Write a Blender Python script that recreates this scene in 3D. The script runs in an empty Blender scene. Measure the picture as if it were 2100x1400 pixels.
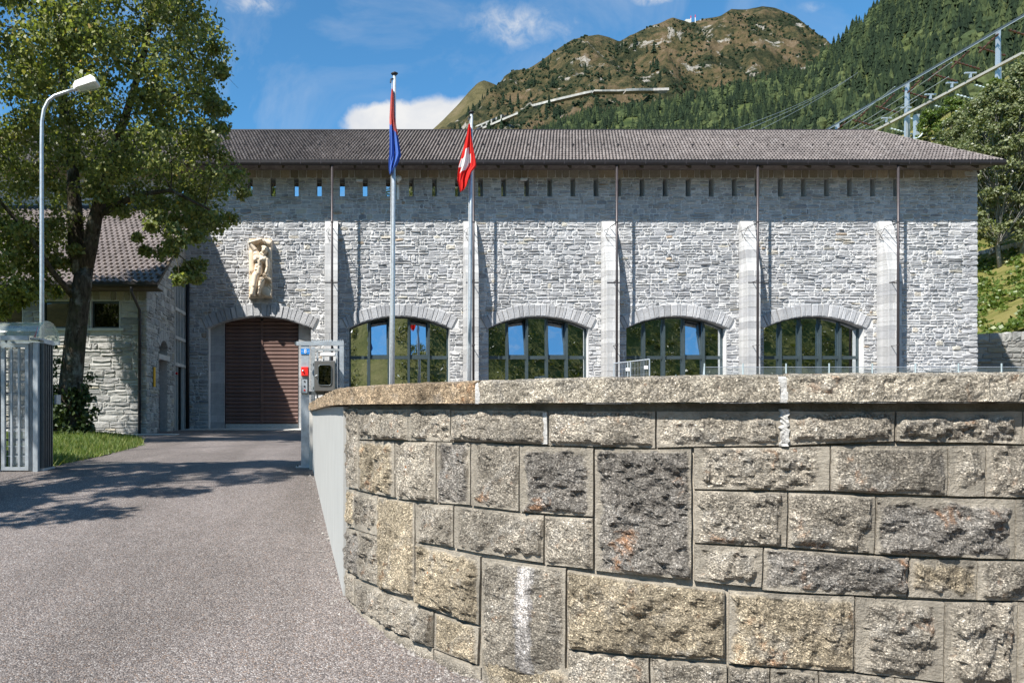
import bpy, math, random
import numpy as np
from mathutils import Vector, Matrix, noise as mnoise

S = bpy.context.scene
COL = S.collection
R = random.Random(7)
NR = np.random.default_rng(7)
PX0, PY0, F = 710.0, 838.0, 1500.0      # principal point and focal length in photo pixels

# ------------------------------------------------------------------ camera
cam = bpy.data.cameras.new('camera')
cam.sensor_width = 36.0
cam.lens = F / 2100.0 * 36.0
cam.shift_x = (1050.0 - PX0) / 2100.0
cam.shift_y = (PY0 - 700.0) / 2100.0
cam.clip_start = 0.05
cam.clip_end = 20000.0
camo = bpy.data.objects.new('camera', cam)
camo.rotation_euler = (math.radians(90), 0, 0)
COL.objects.link(camo)
S.camera = camo

# ------------------------------------------------------------------ light
SUN = Vector((1.08, 1.04, -1.83)).normalized()          # travel direction of the light
sun_d = -SUN
elev = math.asin(sun_d.z)
azim = math.atan2(sun_d.x, sun_d.y)
sl = bpy.data.lights.new('sun', 'SUN')
sl.energy = 5.0
sl.angle = math.radians(0.5)
sl.color = (1.0, 0.955, 0.89)
so = bpy.data.objects.new('sun', sl)
so.rotation_euler = SUN.to_track_quat('-Z', 'Y').to_euler()
COL.objects.link(so)

W = bpy.data.worlds.new('World')
S.world = W
W.use_nodes = True
S.view_settings.view_transform = 'Standard'
S.view_settings.look = 'None'
S.view_settings.gamma = 1.0
S.view_settings.exposure = 0.95
S.render.film_transparent = False
S.cycles.max_bounces = 8
S.cycles.diffuse_bounces = 3
S.cycles.glossy_bounces = 3
S.cycles.transparent_max_bounces = 8
S.cycles.use_denoising = True


class NT:
    """tiny helper to write node trees"""
    def __init__(self, tree):
        self.t = tree
    def n(self, typ, ins=None, **kw):
        nd = self.t.nodes.new(typ)
        for k, v in kw.items():
            setattr(nd, k, v)
        for k, v in (ins or {}).items():
            self.set(nd, k, v)
        return nd
    def set(self, nd, k, v):
        sock = nd.inputs[k]
        if hasattr(v, 'is_linked') or isinstance(v, bpy.types.NodeSocket):
            self.t.links.new(v, sock)
        else:
            sock.default_value = v
    def math(self, op, a, b=None, c=None, clamp=False):
        nd = self.n('ShaderNodeMath', operation=op)
        nd.use_clamp = clamp
        for i, v in enumerate((a, b, c)):
            if v is not None:
                self.set(nd, i, v)
        return nd.outputs[0]
    def ramp(self, fac, stops, interp='LINEAR'):
        nd = self.n('ShaderNodeValToRGB')
        self.set(nd, 0, fac)
        nd.color_ramp.interpolation = interp
        el = nd.color_ramp.elements
        while len(el) < len(stops):
            el.new(0.5)
        for e, (p, c) in zip(el, stops):
            e.position = p
            e.color = (c[0], c[1], c[2], 1.0) if not isinstance(c, (int, float)) else (c, c, c, 1.0)
        return nd.outputs[0]
    def mix(self, fac, a, b, blend='MIX'):
        nd = self.n('ShaderNodeMix', data_type='RGBA', blend_type=blend)
        self.set(nd, 0, fac)
        for i, v in ((6, a), (7, b)):
            if isinstance(v, tuple):
                v = (v[0], v[1], v[2], 1.0)
            self.set(nd, i, v)
        return nd.outputs[2]
    def noise(self, vec, scale, detail=4.0, rough=0.55, dist=0.0):
        nd = self.n('ShaderNodeTexNoise')
        self.set(nd, 'Vector', vec)
        nd.inputs['Scale'].default_value = scale
        nd.inputs['Detail'].default_value = detail
        nd.inputs['Roughness'].default_value = rough
        nd.inputs['Distortion'].default_value = dist
        return nd.outputs['Fac']
    def voronoi(self, vec, scale, feature='F1', out='Distance', rnd=1.0):
        nd = self.n('ShaderNodeTexVoronoi', feature=feature)
        self.set(nd, 'Vector', vec)
        nd.inputs['Scale'].default_value = scale
        nd.inputs['Randomness'].default_value = rnd
        return nd.outputs[out]
    def bump(self, h, strength, dist, normal=None):
        nd = self.n('ShaderNodeBump')
        nd.inputs['Strength'].default_value = strength
        nd.inputs['Distance'].default_value = dist
        self.set(nd, 'Height', h)
        if normal is not None:
            self.set(nd, 'Normal', normal)
        return nd.outputs[0]
    def objco(self):
        return self.n('ShaderNodeTexCoord').outputs['Object']


# ------------------------------------------------------------------ sky with clouds
def build_world():
    t = NT(W.node_tree)
    W.node_tree.nodes.clear()
    sky = t.n('ShaderNodeTexSky', sky_type='NISHITA')
    sky.sun_disc = False
    sky.sun_elevation = elev
    sky.sun_rotation = azim % (2 * math.pi)
    sky.altitude = 1100.0
    sky.air_density = 1.0
    sky.dust_density = 0.35
    sky.ozone_density = 3.0
    gen = t.n('ShaderNodeTexCoord').outputs['Generated']
    sep = t.n('ShaderNodeSeparateXYZ', {0: gen})
    yy = t.math('MAXIMUM', sep.outputs[1], 0.08)
    u = t.math('DIVIDE', sep.outputs[0], yy)
    w = t.math('DIVIDE', sep.outputs[2], yy)
    uv = t.n('ShaderNodeCombineXYZ', {0: u, 1: w, 2: 0.0}).outputs[0]
    n1 = t.noise(uv, 14.0, 7.0, 0.6, 0.3)
    n2 = t.noise(uv, 5.0, 6.0, 0.62, 0.8)
    def blob(px, py, rx, ry, wob, lo, hi, nz):
        du = t.math('DIVIDE', t.math('SUBTRACT', u, (px - PX0) / F), rx / F)
        dw = t.math('DIVIDE', t.math('SUBTRACT', w, (PY0 - py) / F), ry / F)
        d = t.math('SQRT', t.math('ADD', t.math('MULTIPLY', du, du), t.math('MULTIPLY', dw, dw)))
        d = t.math('ADD', d, t.math('MULTIPLY', t.math('SUBTRACT', nz, 0.5), wob))
        mr = t.n('ShaderNodeMapRange', {0: d, 1: lo, 2: hi, 3: 1.0, 4: 0.0})
        mr.interpolation_type = 'SMOOTHSTEP'
        return mr.outputs[0]
    m = blob(800, 255, 95, 58, 0.9, 0.72, 1.0, n1)
    for b in ((890, 262, 130, 62, 0.9, 0.72, 1.05, n1), (960, 235, 70, 40, 0.9, 0.6, 1.05, n1)):
        m = t.math('MAXIMUM', m, blob(*b))
    w1 = t.math('MULTIPLY', blob(1060, 50, 95, 44, 2.6, 0.0, 1.5, n1), 0.75)
    for b, k in (((520, 5, 70, 30, 1.8, 0.1, 1.3, n1), 0.6), ((1335, -4, 50, 22, 1.6, 0.2, 1.2, n1), 0.7),
                 ((1662, 16, 40, 16, 1.8, 0.1, 1.3, n1), 0.35)):
        w1 = t.math('MAXIMUM', w1, t.math('MULTIPLY', blob(*b), k))
    n3 = t.noise(uv, 38.0, 6.0, 0.65, 0.6)
    w1 = t.math('MULTIPLY', w1, t.ramp(n3, [(0.34, 0.15), (0.62, 1.0)]))
    m = t.math('MAXIMUM', m, w1)
    wisp = t.ramp(n2, [(0.46, 0.0), (0.78, 0.26)])
    m = t.math('MAXIMUM', m, wisp)
    shade = t.ramp(n1, [(0.3, (0.80, 0.84, 0.91)), (0.6, (1.0, 1.0, 1.0))])
    bg1 = t.n('ShaderNodeBackground', {0: t.mix(1.0, sky.outputs[0], (0.64, 1.20, 1.34), 'MULTIPLY'), 1: 0.078})
    bg2 = t.n('ShaderNodeBackground', {0: shade, 1: 0.46})
    mx = t.n('ShaderNodeMixShader', {0: m, 1: bg1.outputs[0], 2: bg2.outputs[0]})
    out = t.n('ShaderNodeOutputWorld', {0: mx.outputs[0]})
build_world()


# ------------------------------------------------------------------ materials
def new_mat(name):
    m = bpy.data.materials.new(name)
    m.use_nodes = True
    m.node_tree.nodes.clear()
    return m, NT(m.node_tree)

def finish(t, color, rough=0.8, normal=None, metal=0.0, spec=0.3, **kw):
    b = t.n('ShaderNodeBsdfPrincipled')
    t.set(b, 'Base Color', color if not isinstance(color, tuple) else (color[0], color[1], color[2], 1))
    t.set(b, 'Roughness', rough)
    t.set(b, 'Metallic', metal)
    t.set(b, 'Specular IOR Level', spec)
    if normal is not None:
        t.set(b, 'Normal', normal)
    for k, v in kw.items():
        t.set(b, k.replace('_', ' '), v)
    t.n('ShaderNodeOutputMaterial', {0: b.outputs[0]})
    return b

def simple(name, c, rough=0.6, metal=0.0, var=0.18, scale=6.0, bump=0.0, bscale=60.0, spec=0.35, c2=None, rnd=0.0):
    m, t = new_mat(name)
    co = t.objco()
    f = t.noise(co, scale, 5.0, 0.6)
    lo = tuple(x * (1 - var) for x in c)
    hi = tuple(min(1, x * (1 + var)) for x in c) if c2 is None else c2
    col = t.ramp(f, [(0.3, lo), (0.7, hi)])
    if rnd:
        oi = t.n('ShaderNodeObjectInfo').outputs['Random']
        k = t.math('ADD', t.math('MULTIPLY', oi, rnd * 2), 1.0 - rnd)
        cc = t.n('ShaderNodeCombineColor', {0: k, 1: k, 2: k}).outputs[0]
        col = t.mix(1.0, col, cc, 'MULTIPLY')
    nrm = None
    if bump:
        nrm = t.bump(t.noise(co, bscale, 4.0, 0.6), bump, 0.01)
    finish(t, col, rough, nrm, metal, spec)
    return m

def attr_stone(name, fine=30.0, bump=0.6, mul=1.0, spread=0.30):
    """masonry stone: per-stone colour from the tint attribute, plus grain"""
    m, t = new_mat(name)
    co = t.objco()
    a = t.n('ShaderNodeAttribute', attribute_name='tint').outputs['Color']
    f = t.noise(co, fine, 6.0, 0.68)
    g = t.noise(co, fine * 0.22, 4.0, 0.6)
    k = t.math('ADD', t.math('MULTIPLY', f, spread * 2), 1.0 - spread)
    k = t.math('MULTIPLY', k, t.math('ADD', t.math('MULTIPLY', g, 0.5), 0.75))
    k = t.math('MULTIPLY', k, mul)
    mp = t.n('ShaderNodeMapping', {0: co}); mp.inputs['Scale'].default_value = (1.0, 1.0, 0.13)
    wth = t.noise(mp.outputs[0], 1.1, 5.0, 0.65, 0.2)
    k = t.math('MULTIPLY', k, t.ramp(wth, [(0.36, 0.78), (0.58, 1.04)]))
    kk = t.n('ShaderNodeCombineColor', {0: k, 1: k, 2: k}).outputs[0]
    col = t.mix(1.0, a, kk, 'MULTIPLY')
    nrm = t.bump(f, bump, 0.05)
    finish(t, col, 0.9, nrm, spec=0.2)
    return m

M = {}
M['facade'] = attr_stone('facade_stone', 20.0, 0.6, 0.97, 0.30)
M['mortar'] = simple('mortar', (0.62, 0.615, 0.60), 0.95, var=0.15, scale=9, bump=0.5, bscale=80)
M['mortar_dark'] = simple('mortar_annex', (0.48, 0.47, 0.445), 0.95, var=0.18, scale=9, bump=0.5, bscale=80)
M['joint'] = simple('pale_joint', (0.40, 0.39, 0.37), 0.95, var=0.35, scale=25, bump=0.8, bscale=90)
M['grit'] = simple('grit', (0.26, 0.24, 0.22), 0.95, var=0.4, scale=60)
M['fence'] = simple('fence_post_paint', (0.22, 0.27, 0.28), 0.5, 0.3, var=0.15)
M['roadwall'] = simple('weathered_concrete', (0.36, 0.345, 0.315), 0.95, var=0.3, scale=0.15)
M['ashlar'] = attr_stone('ashlar_stone', 26.0, 0.35, 1.0, 0.2)
def tile_mat():
    m, t = new_mat('roof_tile')
    co = t.objco()
    mp = t.n('ShaderNodeMapping', {0: co}); mp.inputs['Scale'].default_value = (7.41, 4.6, 0.0)
    vc = t.n('ShaderNodeSeparateColor', {0: t.voronoi(mp.outputs[0], 1.0, out='Color', rnd=0.25)})
    base = t.ramp(vc.outputs[0], [(0.0, (0.128, 0.112, 0.107)), (0.4, (0.158, 0.139, 0.132)), (0.85, (0.178, 0.158, 0.150)), (1.0, (0.215, 0.195, 0.187))])
    big = t.ramp(t.noise(co, 0.5, 5.0, 0.6), [(0.35, (0.84, 0.83, 0.82)), (0.65, (1.12, 1.10, 1.08))])
    col = t.mix(1.0, base, big, 'MULTIPLY')
    col = t.mix(t.ramp(t.noise(co, 1.7, 6.0, 0.7), [(0.64, 0.0), (0.72, 0.35)]), col, (0.19, 0.17, 0.11))
    finish(t, col, 0.75, t.bump(t.noise(co, 30.0, 4.0, 0.6), 0.2, 0.01), spec=0.3)
    return m
M['tile'] = tile_mat()
M['tile_annex'] = simple('annex_roof_tile', (0.20, 0.17, 0.158), 0.75, var=0.28, scale=1.6, bump=0.2, bscale=30, rnd=0.18)
M['gutter'] = simple('brown_gutter_metal', (0.032, 0.028, 0.028), 0.45, 0.3, var=0.15)
M['pipe'] = simple('downpipe_metal', (0.060, 0.052, 0.054), 0.42, 0.35, var=0.15)
M['soffit'] = simple('soffit_board', (0.085, 0.065, 0.042), 0.8, var=0.3, scale=3)
M['steel'] = simple('window_steel', (0.065, 0.09, 0.10), 0.38, 0.35, var=0.12)
M['galv'] = simple('galvanised_steel', (0.46, 0.50, 0.53), 0.42, 0.55, var=0.18, scale=14)
M['galv_dark'] = simple('dark_steel', (0.10, 0.115, 0.12), 0.45, 0.5, var=0.15, scale=14)
M['door'] = simple('brown_door_slat', (0.150, 0.092, 0.078), 0.5, 0.1, var=0.16, scale=5, rnd=0.10)
M['black'] = simple('black_paint', (0.018, 0.018, 0.02), 0.5, var=0.1)
M['room'] = simple('dark_room', (0.05, 0.052, 0.045), 0.9, var=0.3)
M['limestone'] = simple('cream_limestone', (0.66, 0.55, 0.42), 0.85, var=0.10, scale=7, bump=0.25, bscale=60)
M['plaster'] = None
M['concrete'] = simple('pale_concrete', (0.52, 0.50, 0.46), 0.9, var=0.15, scale=3, bump=0.3, bscale=40)
M['red'] = simple('red_paint', (0.62, 0.025, 0.02), 0.4, var=0.08)
M['blue'] = simple('blue_enamel', (0.02, 0.20, 0.55), 0.35, var=0.06)
M['white'] = simple('white_paint', (0.80, 0.80, 0.78), 0.5, var=0.05)
M['yellow'] = simple('yellow_paint', (0.75, 0.42, 0.03), 0.5, var=0.08)
M['box'] = simple('grey_cabinet', (0.17, 0.165, 0.155), 0.4, 0.6, var=0.1)
M['bark'] = simple('bark', (0.085, 0.07, 0.052), 0.95, var=0.5, scale=9, bump=1.0, bscale=28, c2=(0.22, 0.20, 0.165))
def bark():
    m, t = new_mat('furrowed_bark')
    co = t.objco()
    mp = t.n('ShaderNodeMapping', {0: co}); mp.inputs['Scale'].default_value = (1, 1, 0.28)
    f = t.noise(mp.outputs[0], 16.0, 6.0, 0.7, 0.4)
    g = t.noise(co, 2.2, 5.0, 0.65)
    col = t.ramp(f, [(0.36, (0.022, 0.018, 0.013)), (0.6, (0.10, 0.082, 0.060))])
    col = t.mix(t.ramp(g, [(0.54, 0.0), (0.62, 0.75)]), col, t.ramp(f, [(0.35, (0.10, 0.10, 0.085)), (0.6, (0.27, 0.27, 0.235))]))
    col = t.mix(t.ramp(t.noise(co, 3.1, 4.0, 0.6), [(0.52, 0.0), (0.62, 0.5)]), col, (0.045, 0.052, 0.022))
    finish(t, col, 0.95, t.bump(f, 1.0, 0.07), spec=0.15)
    return m
M['bark'] = bark()
M['birchbark'] = simple('birch_bark', (0.21, 0.20, 0.18), 0.9, var=0.5, scale=7, bump=0.4)
M['insul_brown'] = simple('brown_insulator', (0.085, 0.038, 0.028), 0.3, var=0.15)
M['insul_pale'] = simple('pale_insulator', (0.50, 0.58, 0.60), 0.3, var=0.1)

def plaster():
    m, t = new_mat('pale_plaster')
    co = t.objco()
    mp = t.n('ShaderNodeMapping', {0: co})
    mp.inputs['Scale'].default_value = (9, 9, 0.9)
    f = t.noise(mp.outputs[0], 3.0, 6.0, 0.6)
    g = t.noise(co, 60.0, 4.0, 0.6)
    col = t.ramp(f, [(0.25, (0.33, 0.33, 0.315)), (0.75, (0.43, 0.43, 0.41))])
    finish(t, col, 0.9, t.bump(g, 0.3, 0.004), spec=0.2)
    return m
M['plaster'] = plaster()

def granite():
    m, t = new_mat('wall_gneiss')
    co = t.objco()
    at = t.n('ShaderNodeAttribute', attribute_name='tint')
    tint, msk = at.outputs['Color'], at.outputs['Alpha']
    n0 = t.noise(co, 5.0, 4.0, 0.6)
    n1 = t.noise(co, 28.0, 7.0, 0.72)
    n2 = t.noise(co, 110.0, 4.0, 0.75)
    v = t.voronoi(co, 210.0, out='Color')
    vs = t.n('ShaderNodeSeparateColor', {0: v}).outputs[0]
    k = t.math('ADD', t.math('MULTIPLY', n1, 1.9), 0.05)
    k = t.math('MULTIPLY', k, t.math('ADD', t.math('MULTIPLY', n2, 1.7), 0.15))
    k = t.math('MULTIPLY', k, t.ramp(vs, [(0.0, 0.45), (0.5, 0.92), (0.8, 1.2), (0.92, 1.7), (1.0, 2.3)]))
    k = t.math('MULTIPLY', k, t.math('ADD', t.math('MULTIPLY', n0, 0.7), 0.65))
    kk = t.n('ShaderNodeCombineColor', {0: k, 1: k, 2: k}).outputs[0]
    col = t.mix(1.0, tint, kk, 'MULTIPLY')
    # grey quartz streaks and rust
    col = t.mix(t.ramp(t.noise(co, 9.0, 5.0, 0.7), [(0.52, 0.0), (0.68, 0.55)]), col, t.mix(1.0, (0.33, 0.32, 0.305), kk, 'MULTIPLY'))
    col = t.mix(t.ramp(t.noise(co, 6.5, 6.0, 0.7, 0.5), [(0.60, 0.0), (0.70, 0.75)]), col, t.mix(1.0, (0.36, 0.17, 0.07), kk, 'MULTIPLY'))
    lich = t.math('MULTIPLY', t.ramp(t.voronoi(co, 13.0), [(0.07, 1.0), (0.11, 0.0)]), t.ramp(t.noise(co, 2.2, 2.0, 0.5), [(0.60, 0.0), (0.66, 1.0)]))
    col = t.mix(t.math('MULTIPLY', lich, t.ramp(n2, [(0.4, 0.0), (0.55, 0.9)])), col, (0.55, 0.16, 0.02))
    mort = t.ramp(n1, [(0.3, (0.245, 0.22, 0.182)), (0.7, (0.39, 0.355, 0.30))])
    mort = t.mix(t.ramp(n2, [(0.35, 0.5), (0.6, 0.0)]), mort, (0.24, 0.22, 0.19))
    col = t.mix(msk, mort, col)
    mp = t.n('ShaderNodeMapping', {0: co}); mp.inputs['Scale'].default_value = (3.2, 3.2, 0.9)
    stn = t.ramp(t.noise(mp.outputs[0], 1.3, 6.0, 0.65, 0.4), [(0.34, (0.58, 0.57, 0.55)), (0.58, (1.10, 1.08, 1.04))])
    col = t.mix(1.0, col, stn, 'MULTIPLY')
    h = t.math('ADD', t.math('MULTIPLY', n1, 1.0), t.math('MULTIPLY', n2, 0.45))
    h = t.math('ADD', h, t.math('MULTIPLY', vs, 0.15))
    st = t.n('ShaderNodeBump')
    t.set(st, 'Strength', t.math('ADD', t.math('MULTIPLY', msk, 0.45), 0.55))
    st.inputs['Distance'].default_value = 0.045
    t.set(st, 'Height', h)
    finish(t, col, 0.88, st.outputs[0], spec=0.25)
    return m
M['gneiss'] = granite()

def asphalt():
    m, t = new_mat('worn_asphalt')
    co = t.objco()
    v1 = t.n('ShaderNodeTexVoronoi', {'Vector': co, 'Scale': 120.0})
    c1 = t.n('ShaderNodeSeparateColor', {0: v1.outputs['Color']})
    chip = t.ramp(c1.outputs[0], [(0.0, (0.098, 0.085, 0.079)), (0.35, (0.188, 0.164, 0.151)), (0.7, (0.275, 0.243, 0.225)), (0.93, (0.355, 0.32, 0.298)), (1.0, (0.50, 0.475, 0.45))])
    chip = t.mix(t.ramp(c1.outputs[1], [(0.86, 0.0), (0.9, 0.6)]), chip, (0.28, 0.19, 0.13))
    gap = t.ramp(v1.outputs['Distance'], [(0.35, 0.0), (0.75, 0.75)])
    col = t.mix(gap, chip, (0.055, 0.05, 0.05))
    big = t.noise(co, 0.55, 5.0, 0.6)
    k = t.math('ADD', t.math('MULTIPLY', big, 0.55), 0.72)
    k = t.math('MULTIPLY', k, t.math('ADD', t.math('MULTIPLY', t.noise(co, 7.0, 5.0, 0.7), 0.5), 0.75))
    kk = t.n('ShaderNodeCombineColor', {0: k, 1: k, 2: k}).outputs[0]
    col = t.mix(1.0, col, kk, 'MULTIPLY')
    mp = t.n('ShaderNodeMapping', {0: co}); mp.inputs['Scale'].default_value = (1.0, 0.16, 1.0)
    trk = t.ramp(t.noise(mp.outputs[0], 0.9, 4.0, 0.6), [(0.38, (0.80, 0.79, 0.78)), (0.58, (1.06, 1.05, 1.05))])
    col = t.mix(1.0, col, trk, 'MULTIPLY')
    oil = t.ramp(t.noise(co, 1.6, 5.0, 0.7, 0.8), [(0.66, 0.0), (0.74, 0.45)])
    col = t.mix(oil, col, (0.06, 0.055, 0.052))
    ed = t.n('ShaderNodeTexVoronoi', {'Vector': t.n('ShaderNodeVectorMath', {0: co, 1: t.n('ShaderNodeTexNoise', {'Vector': co, 'Scale': 2.0, 'Detail': 5.0}).outputs['Color']}, operation='ADD').outputs[0], 'Scale': 0.28}, feature='DISTANCE_TO_EDGE')
    crk = t.math('MULTIPLY', t.ramp(ed.outputs['Distance'], [(0.0015, 0.75), (0.006, 0.0)]), t.ramp(t.noise(co, 0.35, 2.0, 0.5), [(0.5, 0.0), (0.56, 1.0)]))
    col = t.mix(t.math('MULTIPLY', crk, 0.35), col, (0.05, 0.046, 0.044))
    h = t.math('SUBTRACT', t.math('MULTIPLY', c1.outputs[2], 0.5), v1.outputs['Distance'])
    finish(t, col, 0.85, t.bump(h, 0.75, 0.008), spec=0.25)
    return m
M['asphalt'] = asphalt()

def leaf_mat(name, stops, trans=0.3, rough=0.42, use_attr=False, spec=0.4):
    m, t = new_mat(name)
    if use_attr:
        r = t.n('ShaderNodeAttribute', attribute_name='tint').outputs['Fac']
    else:
        r = t.n('ShaderNodeNewGeometry').outputs['Random Per Island']
    col = t.ramp(r, stops)
    b = t.n('ShaderNodeBsdfPrincipled', {'Base Color': col, 'Roughness': rough, 'Specular IOR Level': spec})
    tr = t.n('ShaderNodeBsdfTranslucent', {0: t.mix(1.0, col, (1.25, 1.35, 0.6), 'MULTIPLY')})
    mx = t.n('ShaderNodeMixShader', {0: trans, 1: b.outputs[0], 2: tr.outputs[0]})
    t.n('ShaderNodeOutputMaterial', {0: mx.outputs[0]})
    return m
M['leaf'] = leaf_mat('linden_leaf', [(0.0, (0.080, 0.108, 0.030)), (0.45, (0.168, 0.196, 0.060)), (0.85, (0.275, 0.290, 0.105)), (0.985, (0.33, 0.31, 0.10)), (1.0, (0.42, 0.28, 0.05))], 0.42, 0.48, False, 0.45)
M['birch'] = leaf_mat('birch_leaf', [(0.0, (0.085, 0.105, 0.042)), (0.5, (0.155, 0.178, 0.080)), (1.0, (0.25, 0.265, 0.14))], 0.3)
M['shrub'] = leaf_mat('shrub_leaf', [(0.0, (0.05, 0.085, 0.015)), (0.5, (0.09, 0.14, 0.025)), (1.0, (0.15, 0.19, 0.04))], 0.3)
M['olive'] = leaf_mat('olive_leaf', [(0.0, (0.040, 0.048, 0.012)), (0.5, (0.085, 0.095, 0.022)), (1.0, (0.15, 0.145, 0.045))], 0.3)
M['ivy'] = leaf_mat('ivy_leaf', [(0.0, (0.025, 0.045, 0.012)), (1.0, (0.06, 0.085, 0.025))], 0.2)
M['grassblade'] = leaf_mat('grass_blade', [(0.0, (0.06, 0.10, 0.015)), (0.6, (0.12, 0.17, 0.03)), (1.0, (0.24, 0.23, 0.07))], 0.35, 0.6)
M['grass'] = simple('grass_soil', (0.075, 0.11, 0.03), 0.95, var=0.4, scale=3, bump=0.6, bscale=40)

def terrain_mat(name, scale, stops, rock=0.62, bumpd=6.0, rockc=(0.36, 0.33, 0.29)):
    m, t = new_mat(name)
    co = t.objco()
    a = t.noise(co, scale, 8.0, 0.68, 0.6)
    b = t.noise(co, scale * 6, 7.0, 0.75)
    f = t.math('ADD', t.math('MULTIPLY', a, 0.55), t.math('MULTIPLY', b, 0.45))
    col = t.ramp(f, stops)
    r = t.noise(co, scale * 2.2, 7.0, 0.72, 0.4)
    col = t.mix(t.ramp(r, [(rock, 0.0), (rock + 0.05, 0.85)]), col, rockc)
    finish(t, col, 0.95, t.bump(t.math('ADD', a, t.math('MULTIPLY', b, 0.6)), 0.9, bumpd), spec=0.1)
    return m
M['mountain'] = terrain_mat('alpine_slope', 0.010, [(0.39, (0.016, 0.022, 0.012)), (0.47, (0.034, 0.038, 0.018)), (0.515, (0.080, 0.068, 0.032)), (0.56, (0.115, 0.083, 0.045)), (0.64, (0.16, 0.12, 0.078))], 0.585, 20.0)
M['peak'] = terrain_mat('bare_peak', 0.006, [(0.40, (0.045, 0.043, 0.020)), (0.5, (0.085, 0.074, 0.034)), (0.6, (0.125, 0.10, 0.055))], 0.66, 16.0)
M['forestfloor'] = terrain_mat('forest_floor', 0.02, [(0.38, (0.020, 0.034, 0.012)), (0.5, (0.045, 0.062, 0.02)), (0.62, (0.11, 0.12, 0.04))], 0.66, 3.0)
M['hillgrass'] = terrain_mat('hill_grass', 0.09, [(0.36, (0.05, 0.06, 0.018)), (0.48, (0.125, 0.125, 0.035)), (0.62, (0.21, 0.18, 0.07))], 0.72, 0.5, (0.33, 0.32, 0.30))

def needle(name, attr):
    m, t = new_mat(name)
    if attr:
        r = t.n('ShaderNodeAttribute', attribute_name='tint').outputs['Color']
        r = t.n('ShaderNodeSeparateColor', {0: r}).outputs[0]
    else:
        r = t.n('ShaderNodeObjectInfo').outputs['Random']
    col = t.ramp(r, [(0.0, (0.012, 0.021, 0.012)), (0.4, (0.021, 0.034, 0.017)), (0.7, (0.038, 0.053, 0.022)), (1.0, (0.072, 0.088, 0.034))])
    co = t.n('ShaderNodeNewGeometry').outputs['Position']
    f = t.noise(co, 0.8, 5.0, 0.75)
    k = t.math('ADD', t.math('MULTIPLY', f, 1.9), 0.05)
    kk = t.n('ShaderNodeCombineColor', {0: k, 1: k, 2: k}).outputs[0]
    finish(t, t.mix(1.0, col, kk, 'MULTIPLY'), 0.9, spec=0.1)
    return m
M['needle'] = needle('conifer_needles', False)
M['needle_mass'] = needle('conifer_needles_mass', True)

def glass_mat(name, refl, tint, through):
    m, t = new_mat(name)
    co = t.objco()
    g = t.n('ShaderNodeBsdfGlossy', {0: (tint[0], tint[1], tint[2], 1), 1: 0.004})
    t.set(g, 'Normal', t.bump(t.noise(co, 1.3, 2.0, 0.5), 0.16, 0.012))
    tr = t.n('ShaderNodeBsdfTransparent', {0: (through[0], through[1], through[2], 1)})
    mx = t.n('ShaderNodeMixShader', {0: refl, 1: tr.outputs[0], 2: g.outputs[0]})
    t.n('ShaderNodeOutputMaterial', {0: mx.outputs[0]})
    return m
M['glass'] = glass_mat('coated_glass', 0.66, (0.88, 0.95, 1.0), (0.30, 0.34, 0.32))
M['glass_dark'] = glass_mat('dark_glass', 0.07, (0.9, 0.95, 1.0), (0.10, 0.12, 0.12))
def acrylic():
    m, t = new_mat('clear_acrylic')
    g = t.n('ShaderNodeBsdfGlossy', {0: (1, 1, 1, 1), 1: 0.08})
    d = t.n('ShaderNodeBsdfDiffuse', {0: (0.62, 0.68, 0.62, 1)})
    tr = t.n('ShaderNodeBsdfTransparent', {0: (0.86, 0.90, 0.86, 1)})
    a = t.n('ShaderNodeMixShader', {0: 0.22, 1: tr.outputs[0], 2: d.outputs[0]})
    mx = t.n('ShaderNodeMixShader', {0: 0.12, 1: a.outputs[0], 2: g.outputs[0]})
    t.n('ShaderNodeOutputMaterial', {0: mx.outputs[0]})
    return m
M['acrylic'] = acrylic()

# ------------------------------------------------------------------ mesh helpers
def P(px, py, d):
    return Vector(((px - PX0) / F * d, d, (PY0 - py) / F * d))

def link(o):
    COL.objects.link(o)
    return o

def mk(name, v, f, mat, parent=None, smooth=False, tint=None, piv=None):
    """mesh object from world-space vertices; piv moves its origin (and takes it out of the mesh)"""
    me = bpy.data.meshes.new(name)
    if piv is not None:
        v = [(a[0] - piv[0], a[1] - piv[1], a[2] - piv[2]) for a in v]
    me.from_pydata([tuple(a) for a in v] if not isinstance(v, np.ndarray) else v.tolist(), [], f if not isinstance(f, np.ndarray) else f.tolist())
    me.materials.append(mat)
    if tint is not None:
        at = me.color_attributes.new('tint', 'FLOAT_COLOR', 'POINT')
        tc = np.asarray(tint, dtype=np.float32)
        if tc.ndim == 1:
            tc = np.tile(tc, (len(me.vertices), 1))
        at.data.foreach_set('color', tc.ravel())
    if smooth:
        me.polygons.foreach_set('use_smooth', [True] * len(me.polygons))
    o = bpy.data.objects.new(name, me)
    if piv is not None:
        o.location = piv
    link(o)
    if parent is not None:
        adopt(o, parent)
    return o

def world_loc(o):
    l = Vector(o.location)
    if o.parent:
        l = o.matrix_parent_inverse @ l
        l = l + world_loc(o.parent)
    return l

def adopt(o, parent):
    o.parent = parent
    o.matrix_parent_inverse = Matrix.Translation(-world_loc(parent))

def tag(o, label=None, cat=None, group=None, kind=None):
    if label: o['label'] = label
    if cat: o['category'] = cat
    if group: o['group'] = group
    if kind: o['kind'] = kind
    return o

def thing(name, label, cat, loc, group=None):
    o = bpy.data.objects.new(name, None)
    o.empty_display_size = 0.3
    o.location = loc
    link(o)
    return tag(o, label, cat, group)

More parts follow.
